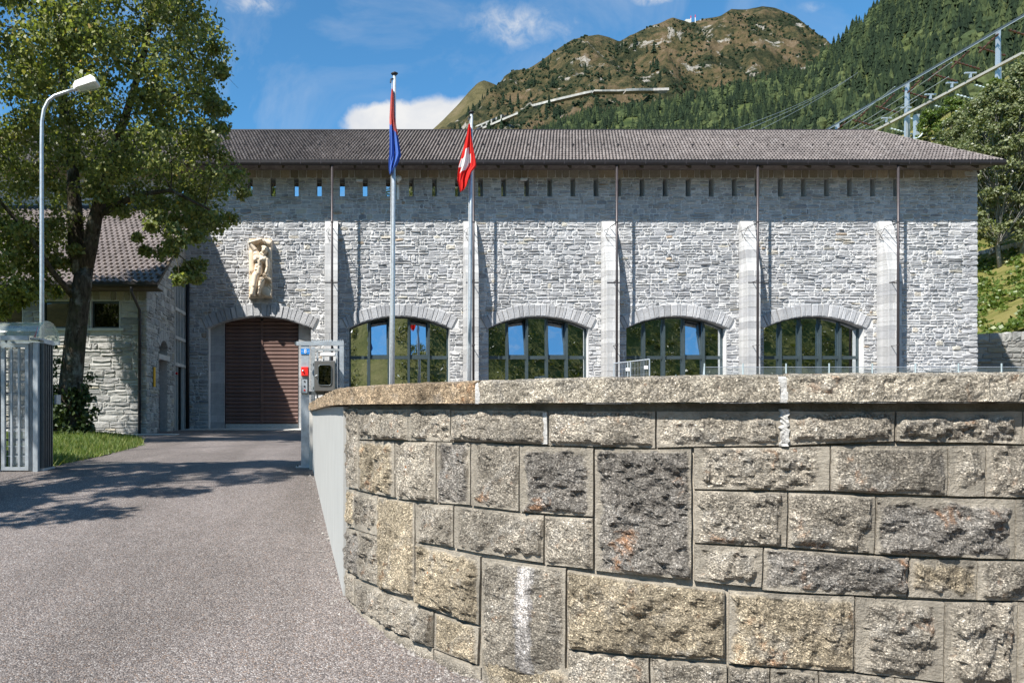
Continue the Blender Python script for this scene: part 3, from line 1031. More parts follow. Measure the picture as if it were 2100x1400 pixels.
# arched windows
def windows():
    for wi, cx in enumerate(WINX):
        hw = 2.05
        y = D + 0.30
        zb = GZ
        tz = 2.13
        w = thing('arched_window', None, None, (cx, y, GZ))
        adopt_loc = w.location.copy()
        w.parent = PS; w.matrix_parent_inverse = Matrix.Translation(-world_loc(PS))
        cols = [cx - hw + 2 * hw * k / 5 for k in range(6)]
        fr = 0.05
        # outer frame along the arch
        mb = MB()
        pts = [(cx - hw + .02, zb)] + [(cx + (hw - .02) * k / 12, arch_z((hw - .02) * k / 12, hw) - 0.02) for k in range(-12, 13)] + [(cx + hw - .02, zb)]
        for (xa, za), (xb, zb2) in zip(pts[:-1], pts[1:]):
            mb.bar((xa, y, za), (xb, y, zb2), .09, .07)
        mb.build('frame', M['steel'], w)
        for k in range(1, 5):
            x = cols[k]
            zt = arch_z(x - cx, hw) - 0.03
            m2 = MB().box(x - .05, x + .05, y - 0.06, y + 0.06, zb, zt)
            m2.box(x - .032, x + .032, y - 0.15, y - 0.062, zb, zt - .25)
            m2.build('mullion', M['steel'], w)
        for k in range(5):
            MB().box(cols[k] + .051, cols[k + 1] - .051, y - 0.055, y + 0.05, tz - .075, tz + .055).build('transom', M['steel'], w)
            x0, x1 = cols[k] + .052, cols[k + 1] - .052
            tilt = (k in (1, 3) and wi in (0, 1)) or (k == 3 and wi == 2)
            MB().box(x0, x1, y + .01, y + .02, zb, tz - .076).build('pane', M['glass'], w)
            # upper pane with its curved head
            z0 = tz + .056
            top = [(x0 + (x1 - x0) * i / 4, arch_z(x0 + (x1 - x0) * i / 4 - cx, hw) - .05) for i in range(5)]
            ang = 0.0
            if tilt:
                ang = math.radians([9.0, 10.0, 9.0][wi] if k == 1 else [8.6, 9.6, 9.0][wi])
            else:
                ang = math.radians(R.uniform(-0.25, 0.25))
            poly = [(x0, z0), (x1, z0)] + top[::-1]
            v = []
            for dy in (0.0, 0.01):
                for x, z in poly:
                    h = z - z0
                    v.append((x, y + .01 + dy + math.sin(ang) * h, z0 + math.cos(ang) * h))
            n = len(poly)
            f = [tuple(range(n)), tuple(range(2 * n - 1, n - 1, -1))] + [(i, (i + 1) % n, n + (i + 1) % n, n + i) for i in range(n)]
            mk('pane', v, f, M['glass'], w)
            if tilt:
                m3 = MB()
                def tp(x, z, o=-.012):
                    h = z - z0
                    return (x, y + o + math.sin(ang) * h, z0 + math.cos(ang) * h)
                m3.bar(tp(x0 + .02, z0), tp(x0 + .02, top[0][1]), .045, .05)
                m3.bar(tp(x1 - .02, z0), tp(x1 - .02, top[-1][1]), .045, .05)
                m3.bar(tp(x0, z0 + .02), tp(x1, z0 + .02), .05, .05)
                m3.build('sash', M['steel'], w)
    # hall behind the glass
    mb = MB()
    x0, x1, y0, y1, z0, z1 = 0.0, 22, D + 0.42, D + 5.4, GZ, 4.6
    v = [(x0, y0, z0), (x1, y0, z0), (x1, y1, z0), (x0, y1, z0), (x0, y0, z1), (x1, y0, z1), (x1, y1, z1), (x0, y1, z1)]
    mb.add(v, [(0, 1, 2, 3), (4, 7, 6, 5), (1, 5, 6, 2), (2, 6, 7, 3), (3, 7, 4, 0)])
    mb.build('hall_interior', M['concrete'], PS)
    mb = MB()
    for x in np.arange(0.8, 21.5, 1.3):
        mb.box(x, x + .12, D + 2.6, D + 2.75, GZ, 1.7)
    mb.box(0.5, 21.5, D + 2.6, D + 2.72, 1.1, 1.22)
    mb.build('hall_railing', M['steel'], PS)
windows()

# garage door
def garage():
    cx, hw = OPEN[0]
    dx0, dx1 = -5.06 + .0, -1.98
    yj = D + 0.40
    yd = D + 0.52
    # stone jambs
    r2 = random.Random(3)
    for s in (0, 1):
        x0, x1 = (cx - hw, dx0) if s == 0 else (dx1, cx + hw)
        z = GZ
        while z < 3.45:
            h = r2.uniform(0.24, 0.5)
            if z + h > 3.3: h = 3.55 - z
            c = pick([((0.46, 0.46, 0.46), 3), ((0.41, 0.415, 0.42), 3), ((0.36, 0.37, 0.38), 2)], r2)
            z0, z1 = z + .004, z + h - .004
            xs_ = [x0, x1]
            if r2.random() < .5 and h < .45:
                xs_ = [x0, x0 + (x1 - x0) * r2.uniform(.35, .65), x1]
            for a, b in zip(xs_[:-1], xs_[1:]):
                zt0 = min(z1, arch_z(a - cx, hw)); zt1 = min(z1, arch_z(b - cx, hw))
                if min(zt0, zt1) <= z0: continue
                v = [(a + .004, yj, z0), (b - .004, yj, z0), (b - .004, yj, zt1), (a + .004, yj, zt0), (a + .004, yj + .5, z0), (b - .004, yj + .5, z0), (b - .004, yj + .5, zt1), (a + .004, yj + .5, zt0)]
                f = [(0, 1, 2, 3), (1, 5, 6, 2), (3, 2, 6, 7), (0, 3, 7, 4), (0, 4, 5, 1)]
                kf = r2.uniform(.92, 1.07); cc = tuple(t * kf for t in c)
                MB().add(v, f, cc).build('jamb_stone', M['ashlar'], PS, piv=(a, yj, z))
            z += h
    for a, b in ((cx - hw, dx0 - .01), (dx1 + .01, cx + hw)):
        MB().box(a + .01, b - .01, yj + .012, yj + .45, GZ, 3.28).build('jamb_core', M['mortar'], PS)
    gd = thing('garage_door', None, None, ((dx0 + dx1) / 2, yd, GZ))
    gd.parent = PS; gd.matrix_parent_inverse = Matrix.Translation(-world_loc(PS))
    mb = MB().box(dx0, dx1, yd + .03, yd + .06, GZ, 3.72)
    mb.build('backing', M['black'], gd)
    pitch = 0.158
    xm = (dx0 + dx1) / 2
    for a, b in ((dx0 + .03, xm - .045), (xm + .045, dx1 - .03)):
        z = GZ + 0.23
        while z < 3.75:
            zt = z + pitch
            # ribbed slat following the arch at the top
            ztl = min(zt, arch_z(a - cx, hw) - .02); ztr = min(zt, arch_z(b - cx, hw) - .02)
            if min(ztl, ztr) > z + .02 or max(ztl, ztr) > z + .03:
                v = []; prof = [(0.0, 0.02), (0.10, -0.018), (0.55, -0.030), (0.80, 0.0), (1.0, 0.024)]
                na = 9
                for i in range(na):
                    x = a + (b - a) * i / (na - 1)
                    cap = arch_z(x - cx, hw) + .05
                    for t, d in prof:
                        v.append((x, yd + d, min(z + t * pitch, cap)))
                n = len(prof)
                f = [(i * n + k, (i + 1) * n + k, (i + 1) * n + k + 1, i * n + k + 1) for i in range(na - 1) for k in range(n - 1)]
                mk('slat', v, f, M['door'], gd, piv=((a + b) / 2, yd, z))
            z += pitch
    MB().box(xm - .045, xm + .045, yd - .05, yd + .028, GZ + .22, 3.66).build('centre_post', M['door'], gd)
    for a, b in ((dx0 + .03, xm - .002), (xm + .002, dx1 - .03)):
        MB().box(a, b, yd - .03, yd + .02, GZ + .02, GZ + .21).build('kick_plate', M['galv'], gd)
    # threshold slab in front of the door
    MB().box(-6.5, -1.5, D - 1.3, D + .5, GZ - .02, GZ + .03).build('threshold', M['concrete'], PS)
garage()

# ------------------------------------------------------------------ annex
AY, AX = 24.15, -6.60
AN = thing('annex_building', 'low grey stone annex with steep tiled lean-to roof behind the tree', 'building', (-9.5, AY, GZ))
def annex():
    WZ = 3.92
    rr = random.Random(17)
    wins = [-7.95, -9.55, -11.15, -12.75]
    slope = 0.63
    def rz(y): return 4.02 + slope * (y - 23.35)
    # cores
    mb = MB()
    xs = [-16, ] + sorted(sum([[w - .46, w + .46] for w in wins], [])) + [AX]
    for a, b in zip(xs[:-1], xs[1:]):
        if any(abs((a + b) / 2 - w) < .1 for w in wins):
            mb.add([(a, AY, GZ - .1), (b, AY, GZ - .1), (b, AY, 2.66), (a, AY, 2.66)], [(0, 1, 2, 3)])
            mb.add([(a, AY, 3.56), (b, AY, 3.56), (b, AY, WZ + .45), (a, AY, WZ + .45)], [(0, 1, 2, 3)])
        else:
            mb.add([(a, AY, GZ - .1), (b, AY, GZ - .1), (b, AY, WZ + .45), (a, AY, WZ + .45)], [(0, 1, 2, 3)])
    mb.build('front_wall', M['mortar_dark'], AN)
    # front stones
    def free(b0, b1):
        iv = [(-15.0, AX + .01)]
        if b1 > 2.58 and b0 < 3.57:
            for w in wins:
                n = []
                for a, b in iv:
                    s, e = w - .50, w + .50
                    if e <= a or s >= b: n.append((a, b))
                    else:
                        if s - a > .03: n.append((a, s))
                        if b - e > .03: n.append((e, b))
                iv = n
        return iv
    stf = courses(-15, AX, GZ, 3.55, free, rr, 0.13, 0.27, 0.28, 0.72, 0.35)
    lay(stf, ((0, AY, 0), (1, 0, 0), (0, 0, 1), NF), rr, WARMS, AN, M['facade'], 300,
        piece_score=lambda q: 1.0 if q[0] > -11.2 else 0.05, gap=0.010, prot=(0.02, 0.05))
    x = -13.5
    while x < AX - .1:
        w = min(rr.uniform(.18, .4), AX - x)
        if AX - (x + w) < .12: w = AX - x
        g = stone_geo((x, x + w, 3.56, WZ + .02), rr, .008, (.02, .04), .006)
        if g:
            MB().add([(a, AY - d, b) for a, b, d in g[0]], g[1], pick([((0.33, 0.29, 0.22), 1), ((0.27, 0.25, 0.2), 1)], rr)).build('lintel_slab', M['facade'], AN, piv=(x, AY, 3.7))
        x += w
    for wx in wins:
        w = MB().box(wx - .47, wx - .41, AY + .12, AY + .2, 2.66, 3.56).box(wx + .41, wx + .47, AY + .12, AY + .2, 2.66, 3.56).box(wx - .41, wx + .41, AY + .12, AY + .2, 2.66, 2.72).box(wx - .41, wx + .41, AY + .12, AY + .2, 3.50, 3.56).build('window', M['steel'], AN)
        MB().box(wx - .41, wx + .41, AY + .15, AY + .165, 2.72, 3.50).build('pane', M['glass_dark'], w)
        MB().box(wx - .62, wx + .62, AY - .09, AY + .1, 2.57, 2.655).build('sill', M['concrete'], w)
        MB().box(wx - .46, wx + .46, AY + .9, AY + .95, 2.5, 3.7).build('room_dark_sheet', M['room'], w)  # dark sheet standing in for the unlit room behind the pane
        m = MB()
        for s in (-1, 1):
            m.box(wx + s * .46 - (.0 if s > 0 else .04), wx + s * .46 + (.04 if s > 0 else 0), AY - .02, AY + .118, 2.66, 3.56)
        m.box(wx - .46, wx + .46, AY - .02, AY + .118, 3.561, 3.59)
        m.build('reveal', M['mortar_dark'], w)
    # side wall with door and tall window
    dy0, dy1 = 25.72, 26.98
    wy0, wy1 = 28.05, 29.9
    wt = 5.15
    side = MB()
    ys = [AY, dy0, dy1, wy0, wy1, D]
    for a, b in zip(ys[:-1], ys[1:]):
        lo = GZ - .1
        if a == dy0: lo = 2.45
        if a == wy0: lo = wt
        side.add([(AX, a, lo), (AX, b, lo), (AX, b, rz(b) - .05), (AX, a, rz(a) - .05)], [(0, 1, 2, 3)])
    side.build('side_wall', M['mortar_dark'], AN)
    def frees(b0, b1):
        iv = [(AY - .03, D - .02)]
        top = (b1 - 4.02 + .08) / slope + 23.35
        iv = [(max(AY - .03, top), D - .02)]
        blk = []
        if b0 < 2.40: blk.append((dy0, dy1))
        if b0 < wt: blk.append((wy0 - .05, wy1 + .05))
        for s, e in blk:
            n = []
            for a, b in iv:
                if e <= a or s >= b: n.append((a, b))
                else:
                    if s - a > .03: n.append((a, s))
                    if b - e > .03: n.append((e, b))
            iv = n
        return iv
    sts = courses(AY, D, GZ, 7.9, frees, rr, 0.13, 0.27, 0.26, 0.7, 0.35)
    lay(sts, ((AX, 0, 0), (0, 1, 0), (0, 0, 1), (1, 0, 0)), rr, WARMS, AN, M['facade'], 60, gap=0.010, prot=(0.02, 0.045))
    # side door
    sd = thing('side_door', None, None, (AX - .25, (dy0 + dy1) / 2, GZ))
    sd.parent = AN; sd.matrix_parent_inverse = Matrix.Translation(-world_loc(AN))
    MB().box(AX - .34, AX - .28, dy0, dy1, GZ, 1.75).build('leaf', M['door'], sd)
    MB().box(AX - .30, AX + .06, dy0 - .12, dy1 + .14, 1.75, 1.93).build('lintel', M['concrete'], sd)
    MB().box(AX - .34, AX - .30, dy0, dy1, 1.94, 2.5).build('transom_light', M['glass_dark'], sd)
    m = MB()
    m.box(AX - .30, AX - .005, dy1 - .004, dy1 + .3, GZ, 2.44).box(AX - .30, AX - .005, dy0 - .3, dy0 + .004, GZ, 2.44)
    m.build('reveal', M['mortar_dark'], sd)
    for k in range(7):
        a0 = math.pi * (0.15 + 0.1 * k); a1 = a0 + math.pi * .092
        cy, cz, r0, r1 = (dy0 + dy1) / 2, 1.99, .46, .82
        q = [(cy - math.cos(a) * r * 1.35, cz + math.sin(a) * r) for a, r in ((a0, r0), (a1, r0), (a1, r1), (a0, r1))]
        v = [(AX - .3, y, z) for y, z in q] + [(AX + .05, y, z) for y, z in q]
        MB().add(v, [(4, 5, 6, 7), (0, 1, 5, 4), (1, 2, 6, 5), (2, 3, 7, 6), (3, 0, 4, 7)], (0.42, 0.41, 0.39)).build('voussoir', M['facade'], sd)
    # tall stone-framed window
    tw = thing('stair_window', None, None, (AX, (wy0 + wy1) / 2, GZ))
    tw.parent = AN; tw.matrix_parent_inverse = Matrix.Translation(-world_loc(AN))
    for z in (1.66, 2.70, 3.80, 5.04):
        MB().box(AX - .12, AX + .05, wy0, wy1, z, z + .12).build('transom', M['concrete'], tw)
    for k in range(5):
        y = wy0 + (wy1 - wy0) * k / 4
        w = .045 if k in (0, 4) else .03
        m = MB()
        for z0, z1 in ((GZ, 1.66), (1.78, 2.70), (2.82, 3.80), (3.92, 5.04)):
            if z0 < 0 and k == 2: continue
            m.box(AX - .11, AX + .04, y - w, y + w, z0, z1)
        m.build('mullion', M['concrete'], tw)
    for z0, z1 in ((GZ, 1.66), (1.78, 2.70), (2.82, 3.80), (3.92, 5.04)):
        for k in range(4):
            y0 = wy0 + (wy1 - wy0) * k / 4 + .05; y1 = wy0 + (wy1 - wy0) * (k + 1) / 4 - .05
            MB().box(AX - .06, AX - .05, y0 - .03, y1 + .03, z0, z1).build('pane', M['glass_dark'], tw)
    MB().box(AX - .8, AX - .7, wy0 - .2, wy1 + .2, GZ, 5.1).build('stair_dark_sheet', M['room'], tw)  # dark sheet painted as the gloom of the stairwell
    # roof
    XV = -6.02
    mb = MB()
    y0, y1 = 23.36, D - .01
    v = [(-17, y0, rz(y0) - .02), (XV, y0, rz(y0) - .02), (XV, y1, rz(y1) - .02), (-17, y1, rz(y1) - .02)]
    v += [(x, y, z - .12) for x, y, z in v]
    mb.add(v, [(0, 1, 2, 3), (7, 6, 5, 4), (0, 4, 5, 1), (1, 5, 6, 2)])
    ro = mb.build('roof', M['soffit'], AN)
    MB().box(-17, XV, y1 - .12, y1 - .0, rz(y1) - .02, rz(y1) + .10).build('flashing', M['gutter'], ro)
    sl = math.atan(slope)
    tw_, tl = 0.205, 0.31
    per = 6
    vv = []
    for t, lift in ((0.0, -0.02), (0.0, 0.055), (tl * 1.06, 0.018)):
        for i in range(per + 1):
            ph = i / per
            h = lift + (0.030 * math.sin(ph * 2 * math.pi) if lift > 0 else 0)
            vv.append((ph * tw_ - tw_ / 2, t, h))
    m = per + 1
    ff = [(k * m + i, k * m + i + 1, (k + 1) * m + i + 1, (k + 1) * m + i) for k in (0, 1) for i in range(per)]
    first = None
    rest = MB()
    cs, sn = math.cos(sl), math.sin(sl)
    rows = int((y1 - y0) / cs / tl)
    cnt = 0
    for r in range(rows + 1):
        n = int((XV + 14.0) / tw_)
        for i in range(n):
            x = XV - tw_ / 2 - i * tw_ - (tw_ / 2 if r % 2 else 0)
            py = y0 + r * tl * cs
            pz = rz(y0) + r * tl * sn + R.uniform(-.004, .004)
            if r < 12 and x > -11.15 and cnt < 300 and (r < 12):
                if first is None:
                    first = mk('tile', vv, ff, M['tile_annex'], None)
                    first.rotation_euler = (sl, 0, 0)
                    first.location = (x, py, pz)
                    adopt(first, ro)
                else:
                    c = copy_child(first, ro, (x, py, pz))
                cnt += 1
            else:
                rest.add([(x + a, py + b * cs - c * sn, pz + b * sn + c * cs) for a, b, c in vv], ff)
    tag(rest.build('tile_covering', M['tile_annex'], ro), kind='stuff')
    # gutter, pipe
    prof = [(-.07, .06), (-.07, -.02), (-.04, -.06), (0.02, -.07), (.05, -.04), (.05, .04)]
    v = []
    for x in (-16.5, -6.0):
        v += [(x, y0 - .05 + a, rz(y0) - .06 + b) for a, b in prof]
    n = len(prof)
    mk('gutter', v, [(i, i + 1, n + i + 1, n + i) for i in range(n - 1)] + [tuple(range(n)), tuple(range(2 * n - 1, n - 1, -1))], M['gutter'], AN)
    m = MB().box(-16.5, -6.05, y0 + .02, AY, 3.86, 3.90)
    m.build('soffit', M['soffit'], AN)
    pp = MB().tube([(-6.85, y0 - .03, 3.9), (-6.85, y0 - .03, 3.72), (-6.80, AY - .10, 3.25), (-6.80, AY - .10, GZ)], .05, 10).build('downpipe', M['pipe'], AN, smooth=True)
    for z in (2.9, 1.6, 0.55, -.2):
        MB().tube([(-6.80, AY - .10, z), (-6.80, AY - .10, z + .05)], .062, 10).build('pipe_clamp', M['pipe'], pp)
    MB().tube([(AX + .13, D - .13, 5.6), (AX + .13, D - .13, GZ)], .07, 10).build('downpipe', M['gutter'], AN, smooth=True)
    MB().box(-7.7, AX + 1.1, AY - .55, AY - .05, GZ - .02, GZ + .02).build('base_slab', M['concrete'], AN)
annex()

# ------------------------------------------------------------------ foreground wall
CX, CY, CR = 2.44, 5.13, 2.5
S0 = -CR * math.asin(2.44 / 2.5)
def arc(s, z, n=0.0):
    """point on the outer face of the curved wall; n is the distance out of the face"""
    if s < 0:
        th = s / CR
        return (CX + (CR + n) * math.sin(th), CY - (CR + n) * math.cos(th), z)
    return (CX + s, CY - CR - n, z)
def px_sz(px, py):
    a = (px - PX0) / F; b = (PY0 - py) / F
    A = a * a + 1; B = -2 * (a * CX + CY); C_ = CX * CX + CY * CY - CR * CR
    disc = B * B - 4 * A * C_
    t = (-B - math.sqrt(max(disc, 0))) / (2 * A)
    if a * t > CX:
        t = CY - CR
        return (a * t - CX, b * t)
    return (CR * math.asin((a * t - CX) / CR), b * t)

C7 = lambda x, y: (600 + x / 2.188, 760 + y / 2.188)
C8 = lambda x, y: (1350 + x / 2.188, 760 + y / 2.188)
WARM, GREY, DARK, PALE = (0.445, 0.378, 0.278), (0.36, 0.325, 0.275), (0.265, 0.245, 0.222), (0.425, 0.383, 0.322)
blocks7 = [
 ((243,168),(297,168),(297,530),(243,520),GREY), ((297,172),(410,172),(410,310),(297,308),PALE), ((410,172),(520,172),(520,312),(410,310),GREY),
 ((520,172),(710,172),(710,318),(520,314),PALE), ((712,175),(1142,178),(1142,330),(712,316),GREY), ((1150,178),(1630,180),(1630,348),(1150,335),PALE),
 ((297,312),(460,316),(460,568),(297,535),WARM), ((462,318),(645,318),(645,590),(465,572),PALE), ((648,318),(800,320),(800,602),(648,592),DARK),
 ((802,320),(1020,335),(1017,630),(802,604),GREY), ((1020,335),(1352,345),(1350,655),(1020,632),DARK),
 ((243,530),(280,534),(280,705),(243,700),WARM), ((280,538),(383,560),(383,740),(280,710),GREY), ((385,565),(550,590),(548,1015),(385,975),WARM),
 ((552,592),(722,602),(722,790),(555,765),GREY), ((726,605),(1130,648),(1128,862),(726,795),GREY), ((1132,650),(1350,660),(1350,890),(1132,868),PALE),
 ((1356,350),(1791,350),(1791,936),(1356,895),DARK),
 ((243,703),(300,718),(300,925),(243,890),DARK), ((300,718),(383,742),(383,960),(300,930),GREY),
 ((555,770),(845,830),(838,1140),(555,1040),WARM), ((850,838),(1228,885),(1224,1420),(850,1325),GREY), ((1232,892),(1941,985),(1941,1300),(1232,1245),WARM),
 ((238,892),(280,925),(280,1050),(238,1010),GREY), ((282,932),(412,985),(412,1140),(285,1060),GREY), ((414,992),(635,1080),(632,1240),(414,1145),PALE),
 ((640,1085),(838,1150),(832,1318),(636,1245),WARM),
 ((238,1012),(412,1142),(412,1260),(238,1110),GREY), ((414,1148),(634,1243),(634,1400),(414,1270),GREY), ((636,1248),(848,1330),(848,1500),(636,1400),GREY),
 ((850,1332),(1228,1425),(1228,1560),(850,1500),GREY),
 ((1234,1250),(1600,1288),(1600,1460),(1234,1430),PALE), ((1604,1288),(1950,1318),(1950,1470),(1604,1462),GREY),
]
blocks8 = [
 ((-8,180),(548,180),(560,335),(-8,345),PALE), ((578,180),(1062,180),(1055,318),(578,335),PALE), ((1065,180),(1630,180),(1630,330),(1065,316),PALE),
 ((1632,180),(2200,180),(2200,330),(1632,330),GREY),
 ((158,345),(770,338),(768,538),(158,530),PALE), ((772,336),(1298,335),(1294,562),(772,540),GREY), ((1300,335),(1468,334),(1462,565),(1296,562),PALE),
 ((1470,334),(1950,334),(1950,570),(1466,567),PALE),
 ((158,534),(582,545),(575,790),(160,770),PALE), ((585,545),(975,560),(968,820),(578,792),PALE), ((978,562),(1600,575),(1598,845),(972,822),DARK),
 ((1602,575),(2150,578),(2150,848),(1600,846),DARK),
 ((158,775),(470,792),(465,972),(158,942),PALE), ((472,793),(1125,835),(1112,1014),(468,984),DARK), ((1128,838),(1428,850),(1425,1026),(1115,1016),WARM),
 ((1430,850),(1900,855),(1900,1034),(1428,1028),GREY),
 ((316,986),(880,1010),(876,1346),(312,1312),WARM), ((884,1012),(1282,1035),(1276,1395),(880,1350),GREY), ((1285,1035),(1612,1034),(1605,1425),(1280,1398),PALE),
 ((1615,1036),(2100,1036),(2100,1425),(1610,1425),GREY),
 ((312,1320),(500,1332),(500,1480),(312,1475),GREY), ((502,1332),(716,1344),(716,1490),(502,1480),PALE), ((718,1345),(1060,1372),(1060,1500),(718,1490),GREY),
 ((1062,1374),(1500,1425),(1500,1560),(1062,1500),GREY), ((1502,1428),(2100,1430),(2100,1560),(1502,1560),PALE),
]
WL = thing('boundary_wall', 'curved foreground wall of rough granite blocks with stone coping', 'wall', (0.9, 3.3, -1.3))
def fore_wall():
    r2 = random.Random(41)
    quads = []
    for bl, fn in ((blocks7, C7), (blocks8, C8)):
        for b in bl:
            quads.append(([px_sz(*fn(*p)) for p in b[:4]], b[4]))
    # wall continues out of the frame and below it
    s = px_sz(*C8(2200, 200))[0]
    for zlo, zhi in ((-.02, -.155), (-.16, -.33), (-.335, -.54), (-.545, -.68), (-.685, -.96), (-.965, -1.12)):
        a = {-.02: px_sz(*C8(2200, 200))[0], -.16: px_sz(*C8(1950, 400))[0], -.335: px_sz(*C8(2150, 700))[0], -.545: px_sz(*C8(1900, 900))[0], -.685: px_sz(*C8(2100, 1200))[0], -.965: px_sz(*C8(2100, 1460))[0]}[zlo] + .004
        while a < 5.0:
            l = r2.uniform(.35, .75)
            quads.append(([(a, zlo), (a + l, zlo), (a + l, zhi), (a, zhi)], r2.choice([WARM, GREY, DARK, PALE])))
            a += l + .006
    a = px_sz(*C7(850, 1500))[0]
    while a < 5.0:
        l = r2.uniform(.35, .7)
        quads.append(([(a, -1.11), (a + l, -1.11), (a + l, -1.36), (a, -1.36)], r2.choice([WARM, GREY, DARK, PALE])))
        a += l + .006
    for qi, (q, col) in enumerate(quads):
        (s0, z0), (s1, z1), (s2, z2), (s3, z3) = q
        w = (abs(s1 - s0) + abs(s2 - s3)) / 2; h = (abs(z0 - z3) + abs(z1 - z2)) / 2
        vis = s0 < 0.12 and min(z2, z3) > -1.3
        step = 0.0085 if vis else 0.03
        nu = max(6, min(90, int(w / step))); nv = max(6, min(80, int(h / step)))
        g = 0.0014
        k = r2.uniform(.88, 1.12)
        colr = tuple(c * k for c in col)
        off = r2.uniform(0, 100)
        bulge = r2.uniform(.008, .024)
        tiltu, tiltv = r2.uniform(-.010, .010), r2.uniform(-.006, .010)
        mw = r2.uniform(.005, .022)
        ra = r2.uniform(.35, .95); fx = r2.uniform(.7, 1.4); fz = r2.uniform(.6, 1.5)
        streak = qi == 21
        ra = .45 if streak else ra
        edges = [mw * r2.uniform(.35, 1.9) for _ in range(4)]
        v = []; tc = []
        for j in range(nv + 1):
            tv = 0.0 if j <= 1 else 1.0 if j >= nv - 1 else (j - 1) / (nv - 2)
            tv = tv + (.0007 / h if j == 1 else -.0007 / h if j == nv - 1 else 0)
            for i in range(nu + 1):
                tu = 0.0 if i <= 1 else 1.0 if i >= nu - 1 else (i - 1) / (nu - 2)
                tu = tu + (.0007 / w if i == 1 else -.0007 / w if i == nu - 1 else 0)
                sa = s0 + (s1 - s0) * tu; sb = s3 + (s2 - s3) * tu
                ss = sa + (sb - sa) * tv
                za = z0 + (z1 - z0) * tu; zb = z3 + (z2 - z3) * tu
                zz = za + (zb - za) * tv
                ss += g * (1 - 2 * tu); zz -= g * (1 - 2 * tv)
                # irregular joint line
                jl = 0.0025 * mnoise.noise((ss * 14, zz * 14, 1.0))
                ss += jl; zz += 0.0025 * mnoise.noise((ss * 11, zz * 11, 9.0))
                p = (ss * fx + off, zz * fz, off * .37)
                wob = 1.0 + 0.9 * mnoise.noise((ss * 16 + off, zz * 16, 4.0)) + 0.5 * mnoise.noise((ss * 45 + off, zz * 45, 4.0))
                el = min((tu * w) / edges[0], ((1 - tu) * w) / edges[1], (tv * h) / edges[2], ((1 - tv) * h) / edges[3]) / max(.25, wob)
                m = sstep(.75, 1.35, el)
                r1 = mnoise.fractal((p[0] * 9, p[1] * 9, p[2]), 0.8, 2.1, 5)
                rg = mnoise.ridged_multi_fractal((p[0] * 6 + 5, p[1] * 9, p[2] + 3), 0.9, 2.0, 4, 0.9, 2.0)
                ce = mnoise.cell((p[0] * 26 + r1 * .6, p[1] * 26 + r1, p[2]))
                hh = 0.0035 + m * (0.006 + bulge * min(1.0, el / 4) + ra * (0.019 * r1 + 0.016 * (rg - .9) + 0.007 * (ce - .5)) + tiltu * (tu - .5) * 2 + tiltv * (tv - .5) * 2)
                if i in (0, nu) or j in (0, nv):
                    hh = -0.015
                v.append(arc(ss, zz, hh))
                kq = 1.0
                if streak:
                    kq = 1.0 + 1.3 * sstep(.10, .03, abs(tu - .55 + .04 * mnoise.noise((0, zz * 9, 3)))) * sstep(-.3, .3, mnoise.noise((tu * 7, zz * 6, 1)))
                tc.append((colr[0] * kq, colr[1] * kq * (1.0 if kq == 1 else 1.05), colr[2] * kq * (1.0 if kq == 1 else 1.2), m))
        n = nu + 1
        f = [(j * n + i, (j + 1) * n + i, (j + 1) * n + i + 1, j * n + i + 1) for j in range(nv) for i in range(nu)]
        ctr = v[len(v) // 2]
        mk('stone', v, f, M['gneiss'], WL, False, tc, piv=ctr)
    # mortar core, back and top
    v = []; tcol = []
    prof = [(-.016, -1.55), (-.016, 0.022), (-.40, 0.022), (-.40, -1.2)]
    ss = np.concatenate([np.linspace(S0 - .0, 0, 60), np.linspace(.1, 5.0, 12)])
    for s in ss:
        for n, z in prof:
            v.append(arc(s, z, n))
    n = len(prof)
    f = [(i * n + k, (i + 1) * n + k, (i + 1) * n + k + 1, i * n + k + 1) for i in range(len(ss) - 1) for k in range(n - 1)]
    core = mk('wall_core', v, f, M['gneiss'], WL, True, (0.2, 0.19, 0.17, 0.0))
    # plastered return along the driveway
    A = Vector((0.0 - .004, 4.585, 0)); B = Vector((-.455, 10.0, 0))
    d = (B - A).normalized(); nn = Vector((-d.y, d.x, 0))
    def pt(t, o, z): 
        p = A + (B - A) * t + nn * o
        return (p.x, p.y, z)
    mb = MB()
    v = []
    for t in (0.004, 0.25, 0.5, 0.75, 0.965):
        y = (A + (B - A) * t).y
        v += [pt(t, .012, road_z(y) - .1), pt(t, .012, .014), pt(t, -.3, .014), pt(t, -.3, road_z(y) - .1)]
    f = [(k * 4 + i, k * 4 + i + 1, k * 4 + 5 + i, k * 4 + 4 + i) for k in range(4) for i in range(3)] + [(0, 1, 2, 3), (19, 18, 17, 16)]
    mk('plaster_panel', v, f, M['plaster'], WL)
    mb = MB()
    v = []
    for t in (0.966, 1.0):
        y = (A + (B - A) * t).y
        v += [pt(t, .05, road_z(y) - .1), pt(t, .05, .014), pt(t, -.32, .014), pt(t, -.32, road_z(y) - .1)]
    mk('end_pier', v, [(0, 1, 5, 4), (1, 2, 6, 5), (2, 3, 7, 6), (0, 1, 2, 3), (7, 6, 5, 4)], M['concrete'], WL)
    # coping stones
    zb, zt = 0.026, 0.131
    front = 0.058
